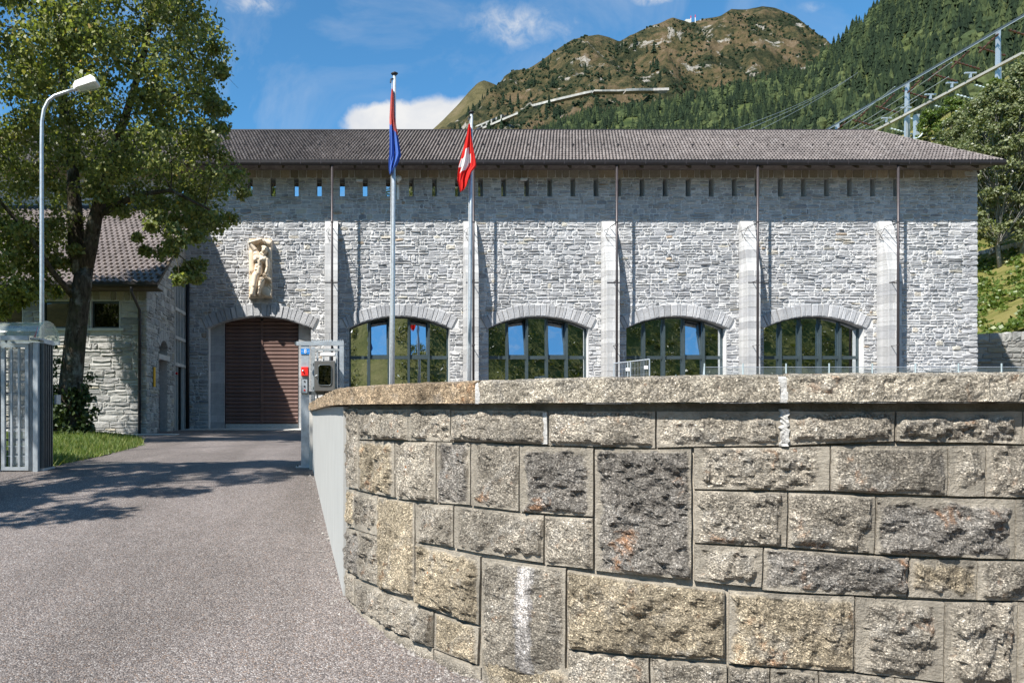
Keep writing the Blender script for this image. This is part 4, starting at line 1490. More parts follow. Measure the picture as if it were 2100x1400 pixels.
    def sweep(name, pos, s0, s1, step, col, seed, top=0.41):
        """pos(s, out, z) -> point"""
        prof = []
        nf = 10
        for i in range(5): prof.append((-.02 + (front + .02) * i / 4, zb, 0.35))
        for i in range(1, nf + 1): prof.append((front, zb + (zt - zb) * i / nf, 1.0))
        for i in range(1, 7): prof.append((front - (front + top) * (i / 6) ** 1.5, zt, 0.5))
        prof.append((-top, zb, .2))
        npz = len(prof)
        v = []
        ns = max(2, int(abs(s1 - s0) / step))
        for i in range(ns + 1):
            s = s0 + (s1 - s0) * i / ns
            e = min(i, ns - i) * abs(s1 - s0) / ns
            er = sstep(0, .03, e)
            for o, z, a in prof:
                p = (s * 7 + seed, z * 9 + o * 7, seed)
                r = mnoise.fractal((p[0] * 1.6, p[1] * 1.6, p[2]), .75, 2.1, 5) * .0105 * a + (mnoise.cell((s * 30 + seed, z * 30, o * 30)) - .5) * .004 * a
                rd = -0.012 if (abs(z - zt) < 1e-6 and abs(o - front) < 1e-6) else 0
                v.append(pos(s, o + r + rd - (1 - er) * .008 * (1 if o > 0 else 0), z + (rd * .6 + r * .5 if z > zb + .03 else r * .3)))
        f = [(i * npz + k, (i + 1) * npz + k, (i + 1) * npz + k + 1, i * npz + k + 1) for i in range(ns) for k in range(npz - 1)]
        f += [tuple(range(npz)), tuple(range((ns + 1) * npz - 1, ns * npz - 1, -1))]
        tc = np.tile(np.array([col[0], col[1], col[2], 1.0], dtype=np.float32), (len(v), 1))
        return mk(name, v, f, M['gneiss'], WL, False, tc)
    pa = lambda s, o, z: arc(s, z, o)
    j1 = px_sz(990, 800)[0]; j2 = px_sz(1600, 800)[0]
    cc = (0.54, 0.485, 0.40)
    sweep('coping_stone', pa, S0 - .0, j1 - .010, .009, (0.47, 0.36, 0.245), 3.0)
    sweep('coping_stone', pa, j1 + .010, j2 - .012, .009, cc, 9.0)
    sweep('coping_stone', pa, j2 + .012, 1.2, .009, cc, 15.0)
    sweep('coping_stone', pa, 1.222, 2.6, .03, cc, 25.0)
    sweep('coping_stone', pa, 2.622, 4.0, .03, cc, 35.0)
    for j in (j1, j2):
        v = []
        for s in (j - .016, j + .016):
            v += [arc(s, zb - .002, front - .012), arc(s, zt - .018, front - .014), arc(s, zt - .01, front - .03), arc(s, zt - .01, -.4), arc(s, zb, -.4)]
        mk('mortar_joint', v, [(i, i + 1, i + 6, i + 5) for i in range(4)] + [(0, 1, 2, 3, 4)], M['joint'], WL)
    # panel coping, with a small dip away from the corner
    L = (B - A).length
    def pp(s, o, z):
        q = A + d * (-s) + nn * (o)
        return (q.x, q.y, z - 0.045 * sstep(0, L, -s))
    sweep('coping_stone', pp, -L - .03, 0.02, .03, (0.47, 0.36, 0.245), 55.0, .36)
    for k, (a0, b0, wd) in enumerate(((1121, 178, 22), (0, 0, 0))):
        if wd == 0: continue
        s_a = px_sz(*C7(1120, 200))[0]; s_b = px_sz(*C7(1146, 200))[0]
        z_a = px_sz(*C7(1130, 185))[1]; z_b = px_sz(*C7(1130, 328))[1]
        v = [arc(s_a, z_b, .007), arc(s_b, z_b, .007), arc(s_b - .002, z_a, .009), arc(s_a + .005, z_a, .006)]
        v += [arc(s_a, z_b, -.01), arc(s_b, z_b, -.01), arc(s_b, z_a, -.01), arc(s_a, z_a, -.01)]
        mk('mortar_joint', v, [(0, 1, 2, 3), (0, 3, 7, 4), (1, 5, 6, 2), (2, 6, 7, 3)], M['joint'], WL)
    # two cracked mortar patches between the first-course blocks
    s_a = px_sz(*C8(540, 250))[0]; s_b = px_sz(*C8(592, 250))[0]
    z_a = px_sz(*C8(560, 172))[1]; z_b = px_sz(*C8(560, 338))[1]
    v = []; n = 14
    for i in range(n + 1):
        z = z_a + (z_b - z_a) * i / n
        e = .012 * mnoise.noise((i * .8, 0, 5))
        for k in range(6):
            s = s_a + (s_b - s_a) * k / 5 + e
            hgt = .012 + .008 * mnoise.noise((i * .9, k * 1.3, 2)) if k not in (0, 5) else -.004
            v.append(arc(s, z, hgt))
    mk('mortar_joint', v, [(i * 6 + k, (i + 1) * 6 + k, (i + 1) * 6 + k + 1, i * 6 + k + 1) for i in range(n) for k in range(5)], M['joint'], WL)
    # crumbled mortar and grit at the foot of the wall
    g = MB()
    for k in range(420):
        s_ = S0 + abs(r2.gauss(0, .9)) if k % 3 else None
        sz_ = r2.uniform(.003, .011) * (1.8 if r2.random() < .08 else 1)
        if s_ is not None:
            q = Vector(arc(s_, 0, abs(r2.gauss(.02, .06)) + .012))
        else:
            q = A + d * r2.uniform(0, 5.0) + nn * (abs(r2.gauss(.0, .05)) + .02)
        q.z = road_z(q.y) + .004
        pts_ = [(q.x + sz_ * r2.uniform(.6, 1.2) * math.cos(a), q.y + sz_ * r2.uniform(.6, 1.2) * math.sin(a), q.z) for a in (0, 1.26, 2.5, 3.8, 5.0)]
        g.add(pts_ + [(q.x, q.y, q.z + sz_ * .9)], [(0, 1, 5), (1, 2, 5), (2, 3, 5), (3, 4, 5), (4, 0, 5)])
    tag(g.build('gravel', M['grit']), 'loose grit and crumbled mortar along the foot of the granite wall', 'gravel', None, 'stuff')
fore_wall()

# ------------------------------------------------------------------ relief above the door
def relief():
    cw, ch = 307.0, 770.0        # slab size in sketch units
    x0, x1, z0, z1 = -3.95, -3.03, 4.55, 6.90
    nx, nz = 92, 220
    caps = [  # x,y,r -> x,y,r, lift
        (25,75,26, 185,32,20, 95), (190,38,24, 215,60,20, 90), (95,165,36, 35,85,30, 88), (60,130,30, 95,205,22, 60),
        (120,265,58, 215,290,56, 95), (110,215,46, 140,260,50, 92), (150,310,56, 120,465,50, 88), (145,400,46, 135,470,50, 90),
        (250,300,40, 262,390,30, 85), (262,390,30, 240,470,24, 80), (100,500,54, 78,640,46, 92), (78,640,46, 55,745,40, 84),
        (180,215,30, 205,240,28, 92), (150,590,30, 135,735,24, 60), (180,560,44, 160,640,34, 92), (240,520,36, 290,555,26, 70), (215,495,30, 255,500,26, 74),
        (165,640,26, 150,680,18, 84), (215,700,60, 270,740,50, 28), (30,200,40, 40,420,36, 22), (150,30,40, 280,60,34, 26), (280,150,30, 285,260,28, 25)]
    ells = [(222,170,38,54,0.35,112), (228,178,12,16,0.3,122), (212,130,36,22,0.2,92), (100,300,30,34,0,104), (185,300,40,34,-.2,108), (120,385,20,22,0,94), (105,430,22,26,0,92),
            (175,590,26,30,.2,100), (250,470,18,22,0,60)]
    X, Y = np.meshgrid(np.linspace(0, cw, nx), np.linspace(0, ch, nz))
    H = np.zeros_like(X) + 4 * np.sin(X * .05 + Y * .031) + 3 * np.sin(X * .13 - Y * .11)
    for ax, ay, ar, bx, by, br, lift in caps:
        dx, dy = bx - ax, by - ay
        t = np.clip(((X - ax) * dx + (Y - ay) * dy) / (dx * dx + dy * dy), 0, 1)
        rr_ = ar + (br - ar) * t
        dd = np.hypot(X - ax - t * dx, Y - ay - t * dy) / rr_
        h = np.where(dd < 1, lift * (0.30 + 0.70 * np.sqrt(np.clip(1 - dd ** 2, 0, 1))), -1)
        H = np.maximum(H, h)
    for ex, ey, rx, ry, an, lift in ells:
        c, s = math.cos(an), math.sin(an)
        u = ((X - ex) * c + (Y - ey) * s) / rx; w = (-(X - ex) * s + (Y - ey) * c) / ry
        dd = np.hypot(u, w)
        h = np.where(dd < 1, lift * (0.55 + 0.45 * np.sqrt(np.clip(1 - dd ** 2, 0, 1))), -1)
        H = np.maximum(H, h)
    # carved hollows: eyes, mouth, ribs, navel, mane
    for ex, ey, r, dep in ((216,158,7,14), (238,166,7,14), (226,196,9,8), (118,440,7,10), (160,575,8,16), (150,655,8,12), (130,350,10,8), (200,345,12,8)):
        dd = np.hypot(X - ex, Y - ey) / r
        H -= np.where(dd < 1, dep * (1 - dd ** 2), 0)
    mane = (np.hypot((X - 225) / 90, (Y - 530) / 70) < 1)
    H += np.where(mane & (H > 20), 7 * np.sin(X * .33 + Y * .21), 0)
    sx = (x1 - x0) / cw
    Hm = H * sx * 1.4
    yb = D - 0.30
    V = []
    for j in range(nz):
        for i in range(nx):
            edge = i in (0, nx - 1) or j in (0, nz - 1)
            V.append((x0 + (x1 - x0) * i / (nx - 1), yb - (0 if edge else Hm[j, i]), z1 - (z1 - z0) * j / (nz - 1)))
    Fc = [(j * nx + i, (j + 1) * nx + i, (j + 1) * nx + i + 1, j * nx + i + 1) for j in range(nz - 1) for i in range(nx - 1)]
    b = len(V)
    V += [(x0, yb, z1), (x1, yb, z1), (x1, yb, z0), (x0, yb, z0), (x0, D + .02, z1), (x1, D + .02, z1), (x1, D + .02, z0), (x0, D + .02, z0)]
    Fc += [(b, b + 1, b + 5, b + 4), (b + 1, b + 2, b + 6, b + 5), (b + 2, b + 3, b + 7, b + 6), (b + 3, b, b + 4, b + 7)]
    e = thing('relief_sculpture', 'cream stone relief of a figure with raised arm above the garage door', 'sculpture', ((x0 + x1) / 2, D, z0))
    o = mk('carved_figure', V, Fc, M['limestone'], e, True)
    MB().box(x0 - .02, x1 + .02, D - .28, D + .02, z0 - .035, z0 - .002).build('base_ledge', M['limestone'], e)
relief()

# ------------------------------------------------------------------ leaves and trees
def leaves_mesh(name, centres, spread, n_per, size, mat, parent, seed, droop=0.4, flat=0.6, piv=None):
    g = np.random.default_rng(seed)
    C = np.repeat(np.asarray(centres, dtype=float), n_per, axis=0)
    if np.ndim(spread) == 0:
        sp = np.full(len(C), spread)
    else:
        sp = np.repeat(np.asarray(spread), n_per)
    N = len(C)
    off = g.normal(0, 1, (N, 3))
    off /= np.maximum(1e-6, np.linalg.norm(off, axis=1, keepdims=True))
    off *= (g.random((N, 1)) ** 0.5) * sp[:, None]
    off[:, 2] *= flat
    pos = C + off
    dirn = g.normal(0, 1, (N, 3)); dirn[:, 2] -= droop * 1.6
    dirn /= np.linalg.norm(dirn, axis=1, keepdims=True)
    nr = g.normal(0, 0.6, (N, 3)); nr[:, 2] += 0.8
    nr += off / np.maximum(sp[:, None], 1e-6) * 0.6
    side = np.cross(dirn, nr); side /= np.maximum(1e-6, np.linalg.norm(side, axis=1, keepdims=True))
    nn = np.cross(side, dirn)
    L = size * g.uniform(0.6, 1.25, (N, 1))
    b = pos
    l = pos + dirn * L * 0.45 + side * L * 0.42 + nn * L * 0.10
    r = pos + dirn * L * 0.45 - side * L * 0.42 + nn * L * 0.10
    t = pos + dirn * L - nn * L * 0.06
    V = np.stack([b, l, t, r], 1).reshape(-1, 3)
    i = np.arange(N) * 4
    Fc = np.stack([i, i + 1, i + 2, i + 3], 1)
    if piv is not None:
        V = V - np.array(piv)
    me = bpy.data.meshes.new(name)
    me.vertices.add(len(V)); me.vertices.foreach_set('co', V.ravel())
    me.loops.add(len(Fc) * 4); me.loops.foreach_set('vertex_index', Fc.ravel().astype(np.int32))
    me.polygons.add(len(Fc)); me.polygons.foreach_set('loop_start', (np.arange(len(Fc)) * 4).astype(np.int32))
    me.polygons.foreach_set('loop_total', np.full(len(Fc), 4, dtype=np.int32))
    me.update(calc_edges=True)
    me.materials.append(mat)
    o = bpy.data.objects.new(name, me)
    if piv is not None:
        o.location = piv
    link(o)
    if parent is not None:
        adopt(o, parent)
    return o

def in_poly(x, y, poly):
    c = False
    j = len(poly) - 1
    for i in range(len(poly)):
        xi, yi = poly[i]; xj, yj = poly[j]
        if (yi > y) != (yj > y) and x < (xj - xi) * (y - yi) / (yj - yi) + xi:
            c = not c
        j = i
    return c
def poly_dist(x, y, poly):
    best = 1e9
    for i in range(len(poly)):
        x0, y0 = poly[i - 1]; x1, y1 = poly[i]
        dx, dy = x1 - x0, y1 - y0
        t = max(0, min(1, ((x - x0) * dx + (y - y0) * dy) / (dx * dx + dy * dy + 1e-9)))
        best = min(best, math.hypot(x - x0 - t * dx, y - y0 - t * dy))
    return best

def curve_pts(a, b, sag, k=5, rr=R):
    a, b = Vector(a), Vector(b)
    m = (a + b) / 2 + Vector((rr.uniform(-.12, .12), rr.uniform(-.12, .12), sag)) * (b - a).length
    out = []
    for i in range(k + 1):
        t = i / k
        out.append(a * (1 - t) ** 2 + m * 2 * t * (1 - t) + b * t * t)
    return out

def linden():
    d = 18.0
    T = thing('linden_tree', 'big leafy linden tree with ivy-clad trunk on the grass', 'tree', P(140, 890, d))
    rr = random.Random(2)
    base = P(140, 890, d)
    trunk = [(138,908,44), (140,890,36), (140,860,29), (144,800,24), (151,730,22), (158,660,21), (166,600,20), (173,550,18)]
    right = [(172,550,19), (186,505,16), (200,450,14), (222,390,12), (250,310,9), (285,220,7), (320,120,5), (340,0,3)]
    left = [(168,560,19), (155,500,17), (150,430,15), (142,340,12), (120,230,9), (112,110,7), (105,-20,5), (110,-140,3)]
    def path(l, dy=0.0):
        n = len(l)
        return [P(x, y, d) + Vector((0, dy * (i / (n - 1)) ** 1.5, 0)) for i, (x, y, r) in enumerate(l)], [r / F * d for _, _, r in l]
    mb = MB()
    pt, rt = path(trunk); mb.tube(pt, rt, 14)
    pr, rr_ = path(right, -1.0); mb.tube(pr, rr_, 10)
    pl, rl = path(left, 0.8); mb.tube(pl, rl, 10)
    lat1 = [P(160, 620, d), P(110, 560, d - .6), P(50, 470, d - 1.2), P(-30, 380, d - 1.6)]
    mb.tube(lat1, [.085, .07, .05, .03], 8)
    lat2 = [P(205, 440, d - .2), P(280, 400, d - .8), P(350, 390, d - 1.3), P(430, 430, d - 1.5)]
    mb.tube(lat2, [.085, .065, .045, .025], 8)
    nodes = pr[1:] + pl[1:] + lat1[1:] + lat2[1:]
    crown = [(380,-330), (450,-180), (470,-60), (480,40), (462,90), (458,125), (472,150), (462,200), (450,222), (478,238), (440,262), (488,285), (495,330), (500,395), (458,465), (440,515), (408,555),
             (418,598), (390,612), (372,560), (345,505), (318,520), (290,530), (258,470), (235,440), (212,430), (180,500), (120,575), (105,635), (60,610), (0,640), (-110,640), (-230,500), (-330,250), (-330,-50), (-240,-300), (60,-420)]
    cents = []; sizes = []
    tries = 0
    holes = [(215, 470, 45), (300, 480, 40), (165, 560, 40), (478, 262, 12), (270, 440, 22)]
    while len(cents) < 760 and tries < 30000:
        tries += 1
        x, y = rr.uniform(-330, 500), rr.uniform(-420, 640)
        if not in_poly(x, y, crown): continue
        if any(math.hypot(x - hx, y - hy) < hr for hx, hy, hr in holes): continue
        e = poly_dist(x, y, crown)
        if mnoise.noise((x * .012, y * .012, 3)) < -0.30 and e > 30 and rr.random() < .8: continue
        th = min(3.6, 0.5 + e / 58.0)
        dz = rr.uniform(-1, 1)
        dz = math.copysign(abs(dz) ** 0.6, dz) * th
        low = y > 440
        if low: dz *= .6
        dd = d + dz
        # keep the outline of the crown while giving it depth
        q = P(x, y, d); q.y = dd
        q.x += rr.uniform(-.05, .05)
        cents.append(q); sizes.append(min(0.55, 0.20 + e / 130.0) * rr.uniform(.7, 1.15))
    for x, y, e in ((395,440,.3),(372,462,.25),(410,480,.25),(352,470,.22),(430,455,.3),(385,500,.25),(402,520,.22),(378,535,.2),(396,548,.22),(410,575,.2),(398,595,.18),(385,570,.2),(365,515,.2),(345,495,.2),(330,480,.18),(420,505,.2),
                    (20,560,.35),(55,585,.3),(85,600,.25),(40,615,.25),(10,625,.25),(95,560,.3),(70,540,.35),(25,500,.4),(60,480,.4),(100,500,.35),(125,540,.25),(5,590,.3),(110,610,.18),(300,500,.15),(260,440,.2),(240,430,.2),(320,440,.25),(345,430,.3)):
        q = P(x, y, d); q.y += rr.uniform(-1.6, -.2)
        cents.append(q); sizes.append(e)
    tw = MB()
    net = list(nodes)
    order = sorted(zip(cents, sizes), key=lambda t: min((t[0] - q).length for q in nodes))
    for c, s in order:
        n0 = min(net, key=lambda q: (q - c).length + max(0, q.z - c.z) * 0.3)
        L = (n0 - c).length
        r0 = min(.035, .008 + L * .012)
        tw.tube(curve_pts(n0, c, 0.08, 3, rr), [r0, r0 * .75, r0 * .5, .005], 4, False)
        net.append(c)
        if rr.random() < .6:
            for _ in range(2):
                e = c + Vector((rr.gauss(0, 1), rr.gauss(0, 1), rr.gauss(0, .7))) * s
                tw.tube([c, e], [.007, .003], 3, False)
    mb.build('trunk', M['bark'], T, True)
    tw.build('branches', M['bark'], T)
    leaves_mesh('crown', cents, sizes, 165, 0.105, M['leaf'], T, 5, 0.55, 0.75)
    # ivy around the foot of the trunk
    iv = []; ivs = []
    for _ in range(90):
        y = rr.uniform(800, 892)
        a = rr.uniform(0, 2 * math.pi)
        rad = .42 + (y - 800) / 92 * .18
        q = P(140, y, d) + Vector((math.cos(a) * rad * .9, math.sin(a) * rad * .9, 0))
        iv.append(q); ivs.append(rr.uniform(.08, .2))
    for x, y in ((108,830),(185,815),(180,850),(175,790),(112,795),(98,800),(195,840),(118,740),(112,700),(110,760),(185,770)):
        iv.append(P(x, y, d - .3)); ivs.append(.13)
    leaves_mesh('ivy', iv, ivs, 40, 0.10, M['ivy'], T, 6, 0.5, 1.0)
linden()

def broadleaf(name, label, cat, base, h, spreadx, crownlo, seed, mat, bark, nclump, nleaf, size, group=None, lean=0.0, flat=.7):
    rr = random.Random(seed)
    base = Vector(base)
    T = thing(name, label, cat, base, group)
    mb = MB()
    pts = [base + Vector((lean * (k / 7) ** 1.3 * h + .05 * h * .1 * rr.uniform(-1, 1), .03 * h * rr.uniform(-.3, .3), h * .96 * k / 7)) for k in range(8)]
    r0 = h * (0.016 if name == 'shade_tree' else 0.009)
    mb.tube(pts, [r0 * (1.25 - k / 7 * 1.12) for k in range(8)], 8)
    cents = []; sizes = []
    for _ in range(nclump):
        t = rr.random() ** .8
        z = crownlo + (1 - crownlo) * t
        w = spreadx * (math.sin(math.pi * min(1, .12 + t * .86)) ** .7)
        a = rr.uniform(0, 2 * math.pi); q = math.sqrt(rr.random()) * w
        c = base + Vector((lean * z ** 1.3 * h + math.cos(a) * q, math.sin(a) * q, z * h))
        cents.append(c); sizes.append(rr.uniform(.6, 1.2) * spreadx * .19)
        s = pts[max(1, min(7, int(z * 7) - 1))]
        mb.tube(curve_pts(s, c, .06, 3, rr), [.05 * h / 12, .03 * h / 12, .02 * h / 12, .008], 4, False)
    mb.build('trunk', bark, T, True)
    leaves_mesh('crown', cents, sizes, nleaf, size, mat, T, seed, .5, flat)
    return T

# trees left of the driveway, out of the frame, whose shade falls across it
broadleaf('shade_tree', 'roadside tree left of the driveway, shading the asphalt, out of frame', 'tree', (-7.15, 4.6, road_z(4.6) - .05), 11.8, 1.75, 0.30, 61, M['leaf'], M['bark'], 115, 85, .16)
broadleaf('shade_tree', 'taller roadside tree behind the turnstile hedge, out of frame to the left', 'tree', (-10.6, 5.6, road_z(5.6) - .05), 10.6, 2.0, 0.28, 62, M['leaf'], M['bark'], 105, 80, .16)

# ------------------------------------------------------------------ grass verge under the linden
VERGE = [(-3.98, 9.75), (-4.08, 10.9), (-4.18, 13), (-4.42, 15.4), (-4.6, 16.6), (-5.2, 18.6), (-6.3, 21), (-7.6, 23.3), (-7.8, 23.58), (-18, 23.58), (-18, 9.75)]
def verge_h(x, y):
    e = poly_dist(x, y, VERGE)
    m = math.exp(-((x + 6.84) ** 2 + (y - 18) ** 2) / 3.2)
    return 0.015 + .06 * sstep(0, 1.2, e) + .17 * m
def verge():
    v = []; f = []; idx = {}
    st = 0.3
    for i in range(int(14.2 / st)):
        for j in range(int(14.1 / st)):
            x, y = -18 + i * st, 9.7 + j * st
            if in_poly(x + st / 2, y + st / 2, VERGE):
                q = []
                for a, b in ((i, j), (i + 1, j), (i + 1, j + 1), (i, j + 1)):
                    if (a, b) not in idx:
                        X, Y = -18 + a * st, 9.7 + b * st
                        idx[(a, b)] = len(v)
                        inside = in_poly(X, Y, VERGE)
                        v.append((X, Y, road_z(Y) + (verge_h(X, Y) if inside else -.03)))
                    q.append(idx[(a, b)])
                f.append(tuple(q))
    tag(mk('lawn', v, f, M['grass'], None, True), 'green grass verge round the foot of the linden', None, None, 'structure')
    g = np.random.default_rng(8)
    pts = []
    while len(pts) < 60000:
        x, y = g.uniform(-16, -3.9), g.uniform(9.7, 23.6)
        if x < -.85 * y or not in_poly(x, y, VERGE): continue
        pts.append((x, y, road_z(y) + verge_h(x, y) - .005))
    Pn = np.array(pts); N = len(Pn)
    a = g.uniform(0, 2 * np.pi, N)
    hgt = g.uniform(.04, .12, N) * np.where(g.random(N) < .02, 2.2, 1)
    w = g.uniform(.006, .012, N)
    s = np.stack([np.cos(a) * w, np.sin(a) * w, 0 * a], 1)
    l = np.stack([g.normal(0, .4, N) * hgt, g.normal(0, .4, N) * hgt, hgt], 1)
    V = np.stack([Pn - s, Pn + s, Pn + l], 1).reshape(-1, 3)
    i = np.arange(N) * 3
    o = mk('grass', V, np.stack([i, i + 1, i + 2], 1), M['grassblade'])
    tag(o, 'short green grass blades on the verge', 'grass', None, 'stuff')
verge()

# ------------------------------------------------------------------ street furniture at the gate
def lamp_post():
    d = 13.4
    b = P(86, 900, d); b.z = road_z(d)
    T = thing('street_lamp', 'tall galvanised lamp post with curved arm before the linden', 'street lamp', b)
    x = b.x
    pts = [Vector((x, d, b.z)), P(86, 560, d), P(85.5, 300, d), P(86, 250, d), P(90, 225, d), P(99, 207, d), P(112, 197, d), P(132, 190, d), P(158, 182, d)]
    MB().tube(pts, [.042, .040, .036, .034, .033, .032, .031, .030, .029], 12).build('pole', M['galv'], T, True)
    MB().tube([b, b + Vector((0, 0, .9))], .07, 12).build('pole_base', M['galv'], T, True)
    a, e = P(152, 181, d), P(200, 166, d)
    u = (e - a).normalized(); n = Vector((0, 1, 0)); w = u.cross(n) * -1
    if w.z < 0: w = -w
    v = []
    for t, hw, up, dn in ((0, .05, .042, .042), (.067, .10, .084, .042), (.377, .14, .096, .058), (.444, .125, .017, .063)):
        c = a + u * t
        for s, q in ((-1, -dn), (1, -dn), (1, 0), (.72, up), (-.72, up), (-1, 0)):
            v.append(c + n * (hw * s) + w * q)
    f = [(k * 6 + i, k * 6 + (i + 1) % 6, k * 6 + 6 + (i + 1) % 6, k * 6 + 6 + i) for k in range(3) for i in range(6)] + [(5, 4, 3, 2, 1, 0), (18, 19, 20, 21, 22, 23)]
    hd = mk('lamp_head', v, f, M['white'], T)
    v = []
    for t, hw, dn in ((.10, .084, .046), (.40, .117, .067)):
        c = a + u * t
        for s in (-1, 1):
            v.append(c + n * (hw * s) - w * dn); v.append(c + n * (hw * .8 * s) - w * (dn + .05))
    mk('lens', v, [(0, 4, 5, 1), (1, 5, 7, 3), (3, 7, 6, 2), (0, 1, 3, 2), (4, 6, 7, 5)], M['acrylic'], hd)
lamp_post()

def flagpole(label, top, d, xbot, flagfn):
    t = P(top[0], top[1], d)
    b = P(xbot, 838 - GZ * -F / d * -1, d); b.z = GZ
    T = thing('flagpole', label, 'flagpole', b, 'flagpoles in the yard')
    pts = [b, b + (t - b) * .35, b + (t - b) * .7, t]
    MB().tube(pts, [.075, .066, .055, .045], 12).build('pole', M['galv'], T, True)
    c = MB()
    c.tube([t, t + Vector((0, 0, .05)), t + Vector((0, 0, .09))], [.05, .10, .04], 12)
    c.build('finial', M['black'], T, True)
    MB().tube([b + (t - b) * .1 + Vector((-.07, -.03, 0)), t + Vector((-.07, -.03, -.1))], .006, 5).build('halyard', M['white'], T)
    MB().tube([t + Vector((-.02, -.02, -.1)), t + Vector((-.10, -.04, -.12)), t + Vector((-.11, -.04, -.22))], .022, 6).build('pulley_arm', M['black'], T)
    m = MB()
    m.tube([b + (t - b) * .10 + Vector((-.075, 0, 0)), b + (t - b) * .135 + Vector((-.075, 0, 0))], .022, 6)
    m.build('cleat', M['black'], T)
    return t, b, T

def cloth(name, label, outline, d, ribs, matfn, depth=.16, group=None):
    """limp flag: outline rows (y, xl, xr) in photo px at distance d, pleated in depth"""
    rows = []
    nu, nv = 34, 60
    ys = [o[0] for o in outline]
    V = []
    for j in range(nv + 1):
        y = ys[0] + (ys[-1] - ys[0]) * j / nv
        xl = np.interp(y, ys, [o[1] for o in outline]); xr = np.interp(y, ys, [o[2] for o in outline])
        for i in range(nu + 1):
            u = i / nu
            x = xl + (xr - xl) * u
            am = depth * min(1.0, .25 + j / nv)
            ph = u * ribs * 2 * math.pi
            dy = am * (math.sin(ph + .7 * math.sin(j / nv * 2.5)) * .8 + .3 * math.sin(2.3 * ph + j * .09))
            dx = .25 * (xr - xl) / ribs * math.cos(ph) * .5 * math.sin(math.pi * u)
            q = P(x + dx, y + 1.2 * math.sin(ph * .8), d)
            q.y += dy
            V.append(q)
    n = nu + 1
    Fc = [(j * n + i, (j + 1) * n + i, (j + 1) * n + i + 1, j * n + i + 1) for j in range(nv) for i in range(nu)]
    piv = P(outline[-1][1], outline[-1][0], d)
    o = mk(name, V, Fc, M['red'], None, True, None, piv)
    uvl = o.data.uv_layers.new(name='UVMap')
    for pl in o.data.polygons:
        for li in pl.loop_indices:
            vi = o.data.loops[li].vertex_index
            uvl.data[li].uv = ((vi % n) / nu, 1 - (vi // n) / nv)
    o.data.materials[0] = matfn()
    tag(o, label, 'flag', group)
    return o

def flag_shader(name, build):
    m, t = new_mat(name)
    uv = t.n('ShaderNodeTexCoord').outputs['UV']
    sep = t.n('ShaderNodeSeparateXYZ', {0: uv})
    col = build(t, sep.outputs[0], sep.outputs[1])
    b = t.n('ShaderNodeBsdfPrincipled', {'Base Color': col, 'Roughness': 0.75, 'Specular IOR Level': 0.15})
    tr = t.n('ShaderNodeBsdfTranslucent', {0: col})
    mx = t.n('ShaderNodeMixShader', {0: 0.35, 1: b.outputs[0], 2: tr.outputs[0]})
    t.n('ShaderNodeOutputMaterial', {0: mx.outputs[0]})
    return m
def ticino(t, u, v):
    k = t.math('GREATER_THAN', t.math('ADD', v, t.math('MULTIPLY', u, 0.16)), 0.60)
    return t.mix(k, (0.09, 0.19, 0.58), (0.72, 0.17, 0.15))
def swiss(t, u, v):
    # cross in cloth space, sheared by the way the cloth hangs
    vv = t.math('SUBTRACT', t.math('ADD', v, t.math('MULTIPLY', u, -0.10)), 0.42)
    uu = t.math('SUBTRACT', u, t.math('ADD', 0.36, t.math('MULTIPLY', vv, 0.25)))
    au, av = t.math('ABSOLUTE', uu), t.math('ABSOLUTE', vv)
    a = t.math('MULTIPLY', t.math('LESS_THAN', au, 0.14), t.math('LESS_THAN', av, 0.17))
    b = t.math('MULTIPLY', t.math('LESS_THAN', au, 0.34), t.math('LESS_THAN', av, 0.065))
    return t.mix(t.math('MAXIMUM', a, b), (0.68, 0.03, 0.025), (0.80, 0.79, 0.78))
flagpole('taller steel flagpole with the red and blue flag', (809, 155), 20.0, 803, None)
cloth('flag', 'limp flag, red above blue, on the taller flagpole', [(182,803,806), (200,801,808), (240,799,810), (262,799,813), (290,799,818), (318,798,823), (330,797,819), (345,797,811), (355,800,804)], 19.9, 2.4, lambda: flag_shader('red_blue_cloth', ticino))
flagpole('shorter steel flagpole with the white cross flag', (967, 234), 22.6, 961, None)
cloth('flag', 'limp red flag with white cross on the shorter flagpole', [(254,961,964), (280,956,967), (305,950,971), (325,945,976), (340,941,978), (352,939,968), (370,938,961), (382,942,957), (391,945,950)], 22.5, 2.0, lambda: flag_shader('white_cross_cloth', swiss), .13)

